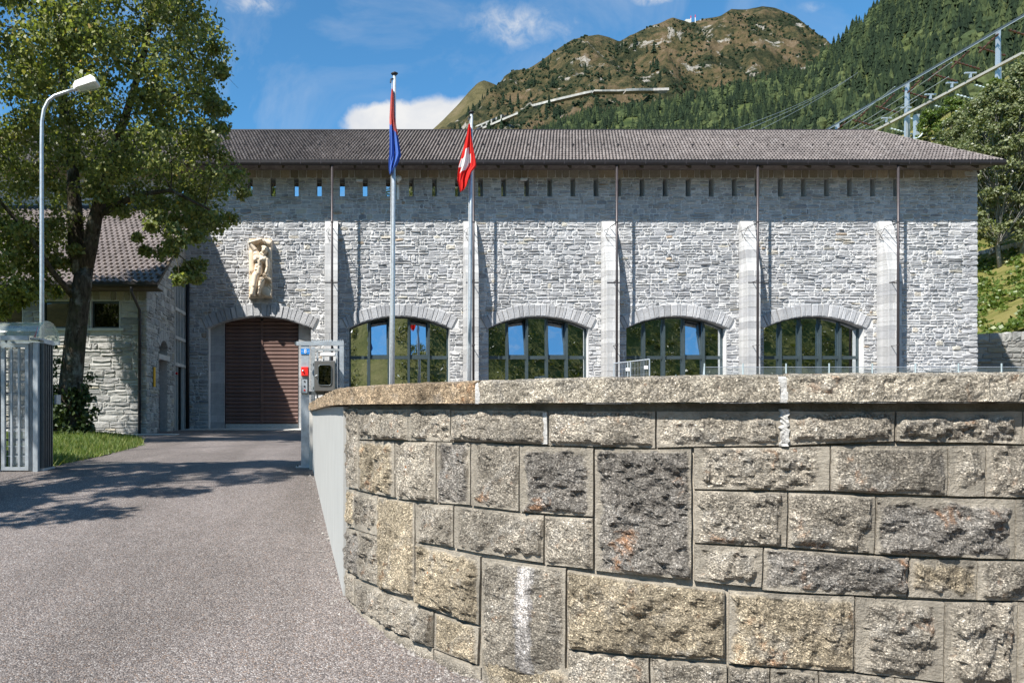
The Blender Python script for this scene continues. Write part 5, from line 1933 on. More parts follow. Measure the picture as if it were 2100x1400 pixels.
def gate():
    d = 10.1
    zb = road_z(d)
    x0, x1 = (617.5 - PX0) / F * d, (633.5 - PX0) / F * d
    xm = (x0 + x1) / 2
    zt = (PY0 - 704) / F * d
    T = thing('gate_post', 'square steel gate post with house number plate and intercom', 'post', (xm, d, zb))
    MB().box(x0, x1, d, d + .12, zb, zt - .001).build('post', M['galv'], T)
    MB().box(x0 - .07, x1 + .07, d - .06, d + .18, zb - .02, zb + .014).build('foot_plate', M['galv'], T)
    for sx in (-1, 1):
        m = MB().tube([(xm + sx * .10, d - .03, zb), (xm + sx * .10, d - .03, zb + .045)], .014, 6)
        m.build('bolt', M['galv_dark'], T)
    def zz(y): return (PY0 - y) / F * d
    pl = MB().box(x0 - .004, x1 + .012, d - .012, d - .002, zz(726), zz(715)).build('number_plate', M['blue'], T)
    cu = bpy.data.curves.new('numeral', 'FONT')
    cu.body = '8'; cu.size = .078; cu.extrude = .002; cu.align_x = 'CENTER'; cu.align_y = 'CENTER'
    cu.materials.append(M['white'])
    tx = bpy.data.objects.new('numeral', cu)
    tx.location = ((x0 + x1) / 2 + .004, d - .0155, zz(720.5)); tx.rotation_euler = (math.pi / 2, 0, 0)
    bpy.context.view_layer.update()
    me8 = bpy.data.meshes.new_from_object(tx)
    me8.materials.clear(); me8.materials.append(M['white'])
    loc8 = tx.location.copy(); bpy.data.objects.remove(tx)
    tx = bpy.data.objects.new('numeral', me8); tx.location = loc8; tx.rotation_euler = (math.pi / 2, 0, 0)
    link(tx); adopt(tx, pl)
    for sx in (-.04, .045):
        MB().tube([(xm + sx, d - .012, zz(720.5)), (xm + sx, d - .015, zz(720.5))], .005, 6).build('screw', M['white'], pl)
    rb = MB().bbox(x0 + .003, x1 - .003, d - .06, d - .001, zz(771), zz(752.5), .006).build('key_box', M['red'], T)
    MB().tube([(xm - .025, d - .061, zz(760)), (xm - .025, d - .075, zz(760)), (xm - .025, d - .085, zz(761.5))], [.010, .010, .006], 8).build('lock', M['galv'], rb)
    ic = MB().bbox(x0 + .005, x1 - .012, d - .03, d - .001, zz(807), zz(776), .004).build('intercom', M['galv_dark'], T)
    MB().box(x0 + .013, x1 - .02, d - .034, d - .031, zz(805.5), zz(777.5)).build('face_plate', M['galv'], ic)
    for y, mt in ((782, 'black'), (792, 'black'), (800, 'red')):
        MB().tube([(xm - .004, d - .034, zz(y)), (xm - .004, d - .041, zz(y))], .012, 10).build('button', M[mt], ic)
    # head rail with anti-climb comb, dropping behind the wall
    G = thing('sliding_gate', 'galvanised sliding gate frame with comb teeth behind the plaster wall', 'gate', (xm + .4, d + .1, zb))
    xr = (705 - PX0) / F * (d + .05)
    zr0, zr1 = zz(708), zz(700)
    MB().box((608 - PX0) / F * d, xr, d - .01, d + .07, zr0, zr1).build('head_rail', M['galv'], G)
    MB().box((604.5 - PX0) / F * d, (608 - PX0) / F * d - .001, d - .004, d + .06, zr0 + .004, zr1 - .004).build('end_cap', M['galv_dark'], G)
    MB().box(xr - .06, xr - .0, d - .006, d + .066, zb, zr0 - .001).build('end_stile', M['galv'], G)
    MB().box(x1 + .02, x1 + .07, d + .28, d + .33, zb, zr0).build('stile', M['galv'], G)
    for k in range(17):
        x = (640 - PX0) / F * d + k * .0265
        MB().add([(x - .011, d + .03, zr1), (x + .011, d + .03, zr1), (x, d + .03, zr1 + .035), (x - .011, d + .036, zr1), (x + .011, d + .036, zr1), (x, d + .036, zr1 + .035)], [(0, 1, 2), (5, 4, 3), (0, 2, 5, 3), (1, 4, 5, 2)]).build('tooth', M['galv'], G)
    for k in range(16):
        z = zr1 - .03 - k * .026
        MB().add([(xr, d + .03, z - .01), (xr, d + .03, z + .01), (xr + .032, d + .03, z), (xr, d + .036, z - .01), (xr, d + .036, z + .01), (xr + .032, d + .036, z)], [(0, 2, 1), (3, 4, 5), (0, 3, 5, 2), (1, 2, 5, 4)]).build('tooth', M['galv'], G)
    for k in range(4):
        x = (648 - PX0) / F * d + k * .09
        MB().box(x, x + .022, d + .20, d + .22, zb + .1, zr0 - .06).build('bar', M['galv'], G)
    MB().box(x1 + .03, xr, d + .195, d + .225, zr0 - .06, zr0 - .03).build('rail', M['galv'], G)
    MB().box(x1 + .03, xr, d + .195, d + .225, zb + .06, zb + .1).build('rail', M['galv'], G)
    MB().box(x1 + .001, xr - .062, d + .02, d + .06, zz(809), zz(802)).build('rail', M['galv_dark'], G)
    # small light above the cabinet
    x0l, x1l = (657 - PX0) / F * d, (688 - PX0) / F * d
    L = thing('lamp_tube', 'small white lamp bar above the keypad cabinet', 'lamp', ((x0l + x1l) / 2, d + .05, zz(730)))
    MB().bbox(x0l, x1l, d - .02, d + .06, zz(730.5), zz(723), .012).build('housing', M['white'], L)
    MB().box((x0l + x1l) / 2 - .02, (x0l + x1l) / 2 + .02, d + .061, d + .19, zz(729), zz(725)).build('bracket', M['galv'], L)
    # keypad cabinet
    xa, xb, za, zb2 = (645 - PX0) / F * d, (688 - PX0) / F * d, zz(802.5), zz(741)
    K = thing('keypad_cabinet', 'grey metal cabinet with rounded glass window and keypad by the gate', 'cabinet', ((xa + xb) / 2, d, za))
    body = MB().bbox(xa, xb, d - .14, d + .02, za, zb2, .008).build('body', M['box'], K)
    # rounded frame and pane
    wx0, wx1, wz0, wz1 = xa + .062, xb - .058, za + .085, zb2 - .062
    def rrect(i, y):
        r = .03
        pts = []
        for cx, cz, a0 in ((wx1 - r, wz1 - r, 0), (wx0 + r, wz1 - r, 90), (wx0 + r, wz0 + r, 180), (wx1 - r, wz0 + r, 270)):
            for k in range(5):
                a = math.radians(a0 + k * 22.5)
                pts.append((cx + (r + i) * math.cos(a), y, cz + (r + i) * math.sin(a)))
        return pts
    n = 20
    v = rrect(.010, d - .1405) + rrect(.010, d - .152) + rrect(0.0, d - .152) + rrect(0.0, d - .1405)
    mk('window_frame', v, [(k * n + i, k * n + (i + 1) % n, (k + 1) * n + (i + 1) % n, (k + 1) * n + i) for k in range(3) for i in range(n)], M['galv_dark'], body, True)
    mk('black_sheet', rrect(-.001, d - .1412), [tuple(range(n))], M['black'], body)  # flat black sheet just behind the pane
    mk('pane', rrect(-.001, d - .1490), [tuple(range(n))], M['glass_dark'], body)
    MB().box((wx0 + wx1) / 2 - .03, (wx0 + wx1) / 2 + .03, d - .1445, d - .1415, wz1 - .15, wz1 - .055).build('keypad', M['galv_dark'], body)
    for a in range(3):
        for b in range(4):
            kx = (wx0 + wx1) / 2 + (a - 1) * .016; kz = wz1 - .072 - b * .020
            MB().box(kx - .005, kx + .005, d - .1462, d - .1448, kz - .006, kz + .006).build('key', M['galv'], body)
    for z in (za + .04, zb2 - .05):
        for xx in (xa - .018, xb + .002):
            MB().box(xx, xx + .016, d - .11, d - .07, z - .02, z + .02).build('hinge', M['galv_dark'], K)
    MB().tube([(xa + .02, d - .142, (za + zb2) / 2), (xa + .02, d - .16, (za + zb2) / 2), (xa + .045, d - .162, (za + zb2) / 2 + .012)], .006, 6).build('latch', M['galv'], K)
    MB().box((xa + xb) / 2 - .15, (xa + xb) / 2 + .15, d + .021, d + .05, za + .02, zb2 - .02).build('back_plate', M['galv_dark'], K)
    MB().tube([((xa + xb) / 2, d - .06, za), ((xa + xb) / 2, d - .06, za - .12)], .008, 6).build('cable', M['black'], K)
gate()

def turnstile():
    x0, x1 = -6.1, -3.95
    ya, yb = 9.55, 9.98
    zb = road_z(9.6) - .01
    T = thing('turnstile', 'steel turnstile cage with curved clear roof at the verge', 'turnstile', (-4.8, 9.9, zb))
    d = ya
    def X(px, dd=ya): return (px - PX0) / F * dd
    def Z(py, dd=ya): return (PY0 - py) / F * dd
    zt = Z(704)
    # front gate leaf
    fx0, fx1 = X(2), X(58)
    fr = MB()
    fr.box(fx0, fx0 + .045, d, d + .05, zb + .03, zt).box(fx1 - .045, fx1, d, d + .05, zb + .03, zt)
    fr.box(fx0 + .045, fx1 - .045, d, d + .05, zb + .03, zb + .075).box(fx0 + .045, fx1 - .045, d, d + .05, zt - .05, zt)
    leaf = fr.build('leaf_frame', M['galv'], T)
    for px in (22.5, 38):
        MB().box(X(px) - .012, X(px) + .012, d + .005, d + .03, zb + .076, zt - .051).build('bar', M['galv'], leaf)
    for py in (757, 783, 808, 833, 858, 884, 915, 935):
        MB().box(fx0 + .046, fx1 - .046, d + .031, d + .042, Z(py) - .004, Z(py) + .004).build('rail', M['galv'], leaf)
    for k in range(18):
        x = fx0 + .055 + k * (fx1 - fx0 - .11) / 17
        MB().box(x - .004, x + .004, d + .10, d + .11, zb + .08, zt - .06).build('rod', M['galv'], T)
    for py in (905, 920):
        MB().box(fx0 + .046, fx1 - .046, d + .112, d + .13, Z(py) - .02, Z(py) + .02).build('stop_rail', M['galv'], T)
    # a second leaf to the left, partly out of frame
    for k in range(8):
        x = fx0 - .12 - k * .10
        MB().box(x - .012, x + .012, d + .02, d + .044, zb + .05, zt).build('bar', M['galv'], T)
    MB().box(fx0 - .95, fx0 - .03, d + .01, d + .05, zb + .01, zb + .049).build('rail', M['galv'], T)
    MB().box(fx0 - .95, fx0 - .03, d + .01, d + .05, zt + .001, zt + .04).build('rail', M['galv'], T)
    # rotor fingers behind
    MB().tube([(-4.75, 10.02, zb), (-4.75, 10.02, zt)], .05, 12).build('rotor_post', M['galv_dark'], T, True)
    for k in range(9):
        z = zb + .25 + k * .16
        for a in (.5, 2.6, 4.7):
            m = MB().tube([(-4.75 + .05 * math.cos(a), 9.98 + .05 * math.sin(a), z), (-4.75 + .33 * math.cos(a), 9.98 + .33 * math.sin(a), z)], .014, 6)
            m.build('rotor_finger', M['galv_dark'], T)
    # right side posts
    for a, b, y0, mt in ((60, 65, d + .05, 'galv'), (67, 77, d - .0, 'galv'), (79, 83, d + .22, 'galv_dark'), (84, 88, d + .3, 'galv'), (89, 94.5, d + .36, 'galv_dark')):
        MB().box(X(a, y0), X(b, y0), y0, y0 + .07, zb, Z(702, y0)).build('post', M[mt], T)
    for k in range(5):
        y = ya + .08 + k * .07
        MB().box(-4.02, -3.985, y, y + .03, zb + .05, .86).build('side_bar', M['galv_dark'], T)
    MB().box(-4.03, -3.975, ya + .08, yb, zb, zb + .05).build('side_rail', M['galv'], T)
    MB().box(-4.03, -3.975, ya + .08, yb, .861, .90).build('side_rail', M['galv'], T)
    MB().box(-3.97, -3.94, ya + .40, ya + .55, Z(828), Z(808)).build('lock_box', M['galv'], T)
    # barrel roof of clear acrylic
    zc = .93; yc = (ya + yb) / 2 + .04; ry = .34; rz = .225
    xl, xr = -6.2, -3.99
    v = []; n = 16
    for x in (xl, -5.0, xr):
        for k in range(n + 1):
            a = math.pi * k / n
            v.append((x, yc - ry * math.cos(a), zc + rz * math.sin(a)))
    f = [(i * (n + 1) + k, i * (n + 1) + k + 1, (i + 1) * (n + 1) + k + 1, (i + 1) * (n + 1) + k) for i in range(2) for k in range(n)]
    rf = mk('roof', v, f, M['acrylic'], T, True)
    mk('end_sheet', v[-(n + 1):], [tuple(range(n + 1))], M['acrylic'], rf)
    for x in (xr, -4.72, -5.45):
        MB().tube([(x, yc - (ry + .008) * math.cos(math.pi * k / n), zc + (rz + .008) * math.sin(math.pi * k / n)) for k in range(n + 1)], .012 if x == xr else .020, 6).build('roof_hoop', M['acrylic'] if x == xr else M['galv_dark'], rf)
    MB().box(xl, X(66), yc - ry - .05, yc - ry + .0, zc - .045, zc + .012).build('roof_rail', M['galv'], rf)
    MB().box(xl, xr, yc + ry, yc + ry + .05, zc - .045, zc + .012).build('roof_rail', M['galv'], rf)
    MB().box(X(66, ya) - .02, xr - .0, ya - .02, yb, .90, .925).build('top_plate', M['galv'], T)
    # red corner flag sticker inside the roof
    a, b_, c = (X(66.5), ya + .03, .935), (X(71), ya + .03, .935), (X(70.5), ya + .12, 1.10)
    mk('signal_plate', [a, b_, c, (a[0], a[1] + .01, a[2]), (b_[0], b_[1] + .01, b_[2]), (c[0], c[1] + .01, c[2])], [(0, 1, 2), (5, 4, 3), (0, 2, 5, 3), (1, 4, 5, 2)], M['red'], T)
    MB().box(X(84, ya + .3), X(92, ya + .3), ya + .24, ya + .33, Z(716, ya + .3), Z(709, ya + .3)).build('sensor', M['white'], T)
turnstile()

# ------------------------------------------------------------------ small fittings on the facade
def fittings():
    def lamp(px, py, w, h, label):
        x = (px - PX0) / F * D; z = (PY0 - py) / F * D
        L = thing('wall_floodlight', label, 'floodlight', (x, D, z), 'floodlights on the facade')
        v = [(x - w, D - .34, z - h * .7), (x + w, D - .34, z - h * .7), (x + w, D - .30, z + h * .5), (x - w, D - .30, z + h * .5), (x - w * .8, D - .10, z - h * .3), (x + w * .8, D - .10, z - h * .3), (x + w * .8, D - .12, z + h), (x - w * .8, D - .12, z + h)]
        mk('housing', v, [(0, 1, 2, 3), (0, 4, 5, 1), (3, 2, 6, 7), (1, 5, 6, 2), (0, 3, 7, 4), (4, 7, 6, 5)], M['white'], L)
        MB().box(x - .02, x + .02, D - .12, D, z, z + .04).build('arm', M['galv'], L)
    lamp(737, 374, .14, .07, 'small white floodlight under the eave beside the first downpipe')
    lamp(1071, 372, .14, .07, 'white tilted floodlight under the eave near the wall middle')
    x = (816 - PX0) / F * D
    L = thing('wall_speaker', 'white horn and bracket on the facade beside the taller flagpole', 'loudspeaker', (x, D, 8.8))
    MB().tube([(x, D, 9.25), (x, D - .2, 9.28), (x, D - .42, 9.32)], [.04, .06, .13], 10).build('horn', M['white'], L, True)
    MB().box(x - .05, x + .05, D - .10, D - .03, 8.55, 9.15).build('bracket', M['white'], L)
    x = (409 - PX0) / F * D; z = (PY0 - 767) / F * D
    s = MB().tube([(x, D - .04, z), (x, D - .09, z)], .085, 16)
    o = thing('round_sign', 'small round white key-box sign left of the garage door', 'sign', (x, D, z))
    s.build('disc', M['white'], o)
    MB().box(x - .012, x + .012, D - .095, D - .0905, z - .05, z + .03).build('mark', M['black'], o)
    MB().tube([(x, D - .0905, z + .035), (x, D - .095, z + .035)], .024, 8).build('mark', M['black'], o)
    y0 = 6.6 * F / (710 - 313)
    o = thing('yellow_sign', 'narrow yellow strip sign on the annex side wall', 'sign', (AX, y0, 1.2))
    MB().box(AX + .05, AX + .08, y0 - .1, y0 + .1, .75, 1.42).build('plate', M['yellow'], o)
    y1 = 6.6 * F / (710 - 357.5)
    o = thing('alarm_beacon', 'small red alarm beacon beside the tall annex window', 'beacon', (AX, y1, 1.3))
    MB().tube([(AX + .05, y1, 1.36), (AX + .13, y1, 1.36)], .05, 8).build('lens', M['red'], o)
    MB().box(AX + .03, AX + .049, y1 - .06, y1 + .06, 1.3, 1.42).build('plate', M['white'], o)
fittings()

# ------------------------------------------------------------------ yard fences
def fences():
    d = 26.0
    x0 = (1442 - PX0) / F * d; x1 = 26.5
    zt, zb = (PY0 - 752.5) / F * d, GZ
    T = thing('chain_link_fence', 'grey chain-link fence along the yard behind the granite wall', 'fence', ((x0 + x1) / 2, d, zb))
    mb = MB()
    p = .062; w = .0045
    zlo = -.2
    H = zt - .03 - zlo
    k = -int(H / p) - 1
    while x0 + k * p < x1:
        for s in (1, -1):
            xa = x0 + k * p; xb = xa + H
            za, zc = (zlo, zlo + H) if s == 1 else (zlo + H, zlo)
            if xa < x0:
                za += (x0 - xa) * s; xa = x0
            if xb > x1:
                zc -= (xb - x1) * s; xb = x1
            if xb > xa + .01:
                off = .004 * s
                mb.add([(xa, d + off, za - w), (xa, d + off, za + w), (xb, d + off, zc + w), (xb, d + off, zc - w)], [(0, 1, 2, 3)])
        k += 1
    tag(mb.build('wire_mesh', M['fence'], T), kind='stuff')
    MB().tube([(x0, d, zt), (x1, d, zt)], .012, 6).build('top_wire', M['galv'], T)
    x = (1611 - PX0) / F * d
    xs = [x0 + .03] + [x + k * 1.53 for k in range(-1, 7)]
    for q in xs:
        MB().tube([(q, d - .03, zb), (q, d - .03, zt + .13)], .026, 8).build('post', M['fence'], T, True)
    MB().tube([(x0 + .03, d, zt), (x0 - .22, d - .1, zb)], .02, 6).build('strut', M['galv'], T)
    # temporary barrier panel
    d2 = 24.5
    def q(px, py, dd): return P(px, py, dd)
    T = thing('barrier_panel', 'tall mesh barrier panel standing in front of the third arched window', 'barrier', (P(1300, 838, d2).x, d2, GZ))
    a, b = q(1259, 745, d2 + .6), q(1332, 736.5, d2 - .4)
    a0, b0 = Vector((a.x, a.y, GZ + .1)), Vector((b.x, b.y, GZ + .1))
    for s, e in ((a, b), (a0, b0)):
        MB().tube([s, e], .02, 6).build('rail', M['galv'], T)
    for t in (0, .40, .47, 1):
        MB().tube([a0 + (b0 - a0) * t - Vector((0, 0, .1)), a + (b - a) * t], .02, 6).build('post', M['galv'], T)
    mb = MB()
    for k in range(1, 24):
        mb.tube([a0 + (b0 - a0) * k / 24, a + (b - a) * k / 24], .005, 3)
    for k in range(1, 10):
        mb.tube([a0 + (a - a0) * k / 10, b0 + (b - b0) * k / 10], .004, 3)
    tag(mb.build('wire_mesh', M['galv'], T), kind='stuff')
    for t in (.39, .9):
        c = a + (b - a) * t - Vector((0, .03, .25))
        MB().box(c.x - .07, c.x + .07, c.y - .01, c.y, c.z - .06, c.z + .05).build('tag_plate', M['white'], T)
fences()

# ------------------------------------------------------------------ mountains
def interp(pts, x, k):
    return float(np.interp(x, [p[0] for p in pts], [p[k] for p in pts]))

class Slope:
    """terrain sheet: ridge polyline (px,py,d); base row at (base_py, base_d(px)); real depth, relief by noise"""
    def __init__(self, ridge, base_py, base_k, amp, nsc, back=0.25, bulge=0.0):
        self.r, self.bp, self.bk, self.amp, self.nsc, self.back, self.bulge = ridge, base_py, base_k, amp, nsc, back, bulge
    def at(self, px, v):
        ry, rd = interp(self.r, px, 1), interp(self.r, px, 2)
        bd = rd * self.bk
        vv = min(v, 1.0)
        d = bd + (rd - bd) * vv
        bp = self.bp if not callable(self.bp) else self.bp(px)
        t = vv + self.bulge * math.sin(math.pi * vv)
        py = bp + (ry - bp) * t
        q = P(px, py, d)
        if v > 1.0:
            d2 = rd * (1 + self.back * (v - 1) / .25)
            q = Vector(((px - PX0) / F * d2, d2, q.z * (1 - 0.8 * (v - 1) / .25)))
        n = (q.x * self.nsc, q.y * self.nsc, 1.7)
        fade = min(1.0, 4 * vv * 1.0) * (1.0 if v <= .9 else max(.06, 1 - (v - .88) * 8) if v < 1.02 else 1.0)
        q.z += self.amp * mnoise.ridged_multi_fractal(n, 0.95, 2.1, 6, 0.95, 2.0) * fade * .6 - self.amp * .5 * fade
        return q
    def mesh(self, name, mat, x0, x1, nx, nv, label, **tg):
        v = []; f = []
        vs = list(np.linspace(0, 1, nv)) + [1.04, 1.12, 1.25]
        xs = np.linspace(x0, x1, nx)
        for t in vs:
            for x in xs:
                v.append(self.at(float(x), float(t)))
        n = nx
        f = [(j * n + i, j * n + i + 1, (j + 1) * n + i + 1, (j + 1) * n + i) for j in range(len(vs) - 1) for i in range(n - 1)]
        return tag(mk(name, v, f, mat, None, True), label, None, None, 'structure')

peak = Slope([(780,330,2600), (860,290,2600), (885,268,2600), (910,245,2600), (940,214,2600), (962,188,2600), (980,170,2600), (992,165,2600), (1005,169,2600), (1030,180,2600), (1070,198,2600), (1200,250,2600)], 420, .75, 16, .004, .2)
peak.mesh('mountain', M['peak'], 760, 1220, 90, 50, 'far bare pointed mountain left of the main ridge')
MR = [(860,330,1500), (917,267,1500), (950,240,1500), (980,212,1500), (1013,179,1500), (1033,164,1500), (1060,149,1500), (1090,137,1500), (1113,124,1500), (1140,104,1500), (1173,83,1500), (1200,76,1500), (1227,73,1500), (1250,77,1490), (1270,85,1490), (1290,74,1510), (1315,64,1530), (1340,52,1550), (1360,45,1560), (1380,37,1580), (1400,43,1590), (1420,46,1600),
      (1450,39,1620), (1477,33,1630), (1500,18,1640), (1530,19,1645), (1563,14,1650), (1590,18,1645), (1613,27,1640), (1630,34,1625), (1647,47,1620), (1680,72,1600), (1750,125,1560), (1850,200,1500), (1950,260,1500)]
main_mt = Slope(MR, 400, .58, 68, .0085, .2, .06)
main_mt.mesh('mountain', M['mountain'], 840, 1980, 260, 120, 'broad grassy mountain with brown and green alpine slopes')
FR = [(940,330,1000), (1040,305,960), (1130,266,930), (1200,236,900), (1350,222,840), (1470,190,780), (1550,172,740), (1650,156,680), (1700,112,620), (1760,62,570), (1830,5,520), (1950,-95,450), (2150,-240,390), (2700,-480,340), (3000,-560,340)]
forest = Slope(FR, lambda x: 400 - max(0, x - 1900) * .05, .33, 9, .02, .2, .05)
forest.mesh('forest_hillside', M['forestfloor'], 930, 2900, 200, 60, 'steep forested mountainside rising to the right')
def hill_base(x): return 720 - max(0, (2003 - x)) * 1.2 if x > 1500 else 120
HR = [(1500,400,150), (1700,330,140), (1800,300,130), (1900,255,120), (1980,215,115), (2060,160,110), (2200,60,105), (2700,-150,100)]
hill = Slope(HR, lambda x: max(330, 700 - max(0, 2003 - x) * .9) - max(0, x - 2003) * .28, .31, 1.3, .09, .2, .0)
hill.mesh('hillside', M['hillgrass'], 1560, 2660, 120, 70, 'grassy hillside close behind the power station')

# conifers --------------------------------------------------------
def conifer_geo(rr, tiers=6, seg=8, lean=0.02, fat=1.0):
    v = []; f = []
    for k in range(tiers):
        t0 = 0.06 + 0.88 * k / tiers
        t1 = min(1.0, t0 + 1.75 / tiers)
        r = (0.19 * (1 - t0) ** .85 + .012) * rr.uniform(.85, 1.15) * fat
        b = len(v)
        ph = rr.uniform(0, 6.28)
        for i in range(seg):
            a = ph + 2 * math.pi * i / seg + rr.uniform(-.15, .15)
            q = r * (rr.uniform(.75, 1.3) if i % 2 else rr.uniform(.35, .65))
            v.append((math.cos(a) * q, math.sin(a) * q, t0 - (.035 if i % 2 else -.02) + rr.uniform(-.012, .012)))
        v.append((rr.uniform(-lean, lean) * .5, rr.uniform(-lean, lean) * .5, t1))
        for i in range(seg):
            f.append((b + i, b + (i + 1) % seg, b + seg))
    b = len(v)
    for z in (-.06, .12):
        for i in range(4):
            a = math.pi / 2 * i
            v.append((math.cos(a) * .018, math.sin(a) * .018, z))
    for i in range(4):
        f.append((b + i, b + (i + 1) % 4, b + 4 + (i + 1) % 4, b + 4 + i))
    return v, f
def bush_geo(rr, seg=9, rings=5):
    """rounded broadleaf crown, lumpy"""
    v = []; f = []
    o = rr.uniform(0, 50)
    for j in range(rings + 1):
        th = math.pi * j / rings
        for i in range(seg):
            a = 2 * math.pi * (i + .5 * (j % 2)) / seg
            n = Vector((math.sin(th) * math.cos(a), math.sin(th) * math.sin(a), math.cos(th)))
            r = 1 + .55 * mnoise.noise(n * 2.1 + Vector((o, 0, 0)))
            v.append((n.x * .30 * r, n.y * .30 * r, .5 + n.z * .48 * r))
    for j in range(rings):
        for i in range(seg):
            f.append((j * seg + i, (j + 1) * seg + i, (j + 1) * seg + (i + 1) % seg, j * seg + (i + 1) % seg))
    return v, f

def to_px(p):
    return (PX0 + p.x / p.y * F, PY0 - p.z / p.y * F)

def build_forest():
    rr = random.Random(77)
    protos = [conifer_geo(rr, rr.choice([6, 7, 8]), 10, .03, rr.uniform(.8, 1.2)) for _ in range(7)]
    lows = [conifer_geo(rr, 5, 10, .03, rr.uniform(.75, 1.15)) for _ in range(10)]
    bushes = [bush_geo(rr) for _ in range(6)]
    bushlow = [bush_geo(rr, 6, 3) for _ in range(4)]
    items = []
    n = 0
    while n < 9500:
        px = rr.uniform(1000, 2350); v = rr.random() ** .75
        g = mnoise.noise((px * .012, v * 5, 2)) + .5 * mnoise.noise((px * .04, v * 16, 8))
        n += 1
        if g > .36: continue
        q = forest.at(px, v)
        bush = mnoise.noise((px * .016 + 9, v * 7, 5)) > .05 and rr.random() < .6
        h = rr.uniform(7, 14.5) if not bush else rr.uniform(4, 8.5)
        if v > .96: h *= rr.uniform(.8, 1.15)
        items.append((q, h, bush))
    # conifers crowning the skyline of the forested slope
    for k in range(150):
        px = 1040 + k * 5.4 + rr.uniform(-3, 3)
        items.append((forest.at(px, rr.uniform(.96, 1.0)), rr.uniform(6, 15), False))
    mass = MB(); tints = []
    vis = []
    for q, h, bush in items:
        x, y = to_px(q + Vector((0, 0, h)))
        if 1000 < x < 2130 and y < 300 and not bush:
            vis.append((h / q.y, q, h, bush))
        else:
            vis.append((0, q, h, bush))
    vis.sort(key=lambda t: -t[0])
    pm = []
    for k, (v, f) in enumerate(protos):
        me = bpy.data.meshes.new('conifer')
        me.from_pydata(v, [], f); me.materials.append(M['needle'])
        pm.append(me)
    single = 300
    chosen = [t for t in vis[:single] if t[0] > 0]
    for _, q, h, b in chosen:
        o = bpy.data.objects.new('conifer', rr.choice(pm))
        w = h * rr.uniform(.85, 1.2)
        o.scale = (w, w, h); o.location = q; o.rotation_euler = (0, 0, rr.uniform(0, 6.28))
        link(o)
        sx, sy = to_px(q + Vector((0, 0, h)))
        tag(o, 'dark conifer crowding the steep forest slope beyond the gantry' if sx > 1700 else 'dark conifer on the forested slope above the long tiled roof', 'conifer', 'conifers on the forested slope')
    for s, q, h, b in vis[len(chosen):]:
        v, f = rr.choice(bushes if b else lows)
        a = rr.uniform(0, 6.28); ca, sa = math.cos(a), math.sin(a)
        w = h * rr.uniform(.85, 1.25)
        tn = rr.uniform(.55, 1.0) if b else (rr.random() ** 1.3) * .85
        mass.add([(q.x + (x * ca - y * sa) * w, q.y + (x * sa + y * ca) * w, q.z + z * h) for x, y, z in v], f, (tn, tn, tn))
    # scattered trees on the main mountain
    cnt = 0
    while cnt < 900:
        px = rr.uniform(930, 1690); v = rr.uniform(.1, .97)
        g = mnoise.noise((px * .016, v * 6, 12)) + .4 * mnoise.noise((px * .05, v * 20, 3))
        cnt += 1
        if g < (.12 if px < 1420 else .30): continue
        if v > .8 and rr.random() < .5: continue
        q = main_mt.at(px, v)
        big = px < 1360
        h = rr.uniform(12, 24) if big else rr.uniform(4, 10)
        v_, f = rr.choice(lows if big or rr.random() < .3 else bushes)
        tn = rr.uniform(0, .25)
        mass.add([(q.x + x * h * 1.1, q.y + y * h * 1.1, q.z + z * h) for x, y, z in v_], f, (tn, tn, tn))
    for _ in range(9000):
        px = rr.uniform(1000, 1690); v = rr.uniform(.05, .98)
        if mnoise.noise((px * .02, v * 9, 21)) + .5 * mnoise.noise((px * .06, v * 25, 4)) < -.10: continue
        q = main_mt.at(px, v); h = rr.uniform(1.5, 6)
        v_, f = bushlow[rr.randrange(4)]
        tn = rr.uniform(.05, .5)
        mass.add([(q.x + x * h * 1.6, q.y + y * h * 1.6, q.z + (z - .15) * h) for x, y, z in v_], f, (tn, tn, tn))
    o = mass.build('forest', M['needle_mass'])
    tag(o, 'dense mixed forest covering the mountainside', 'forest', None, 'stuff')
build_forest()

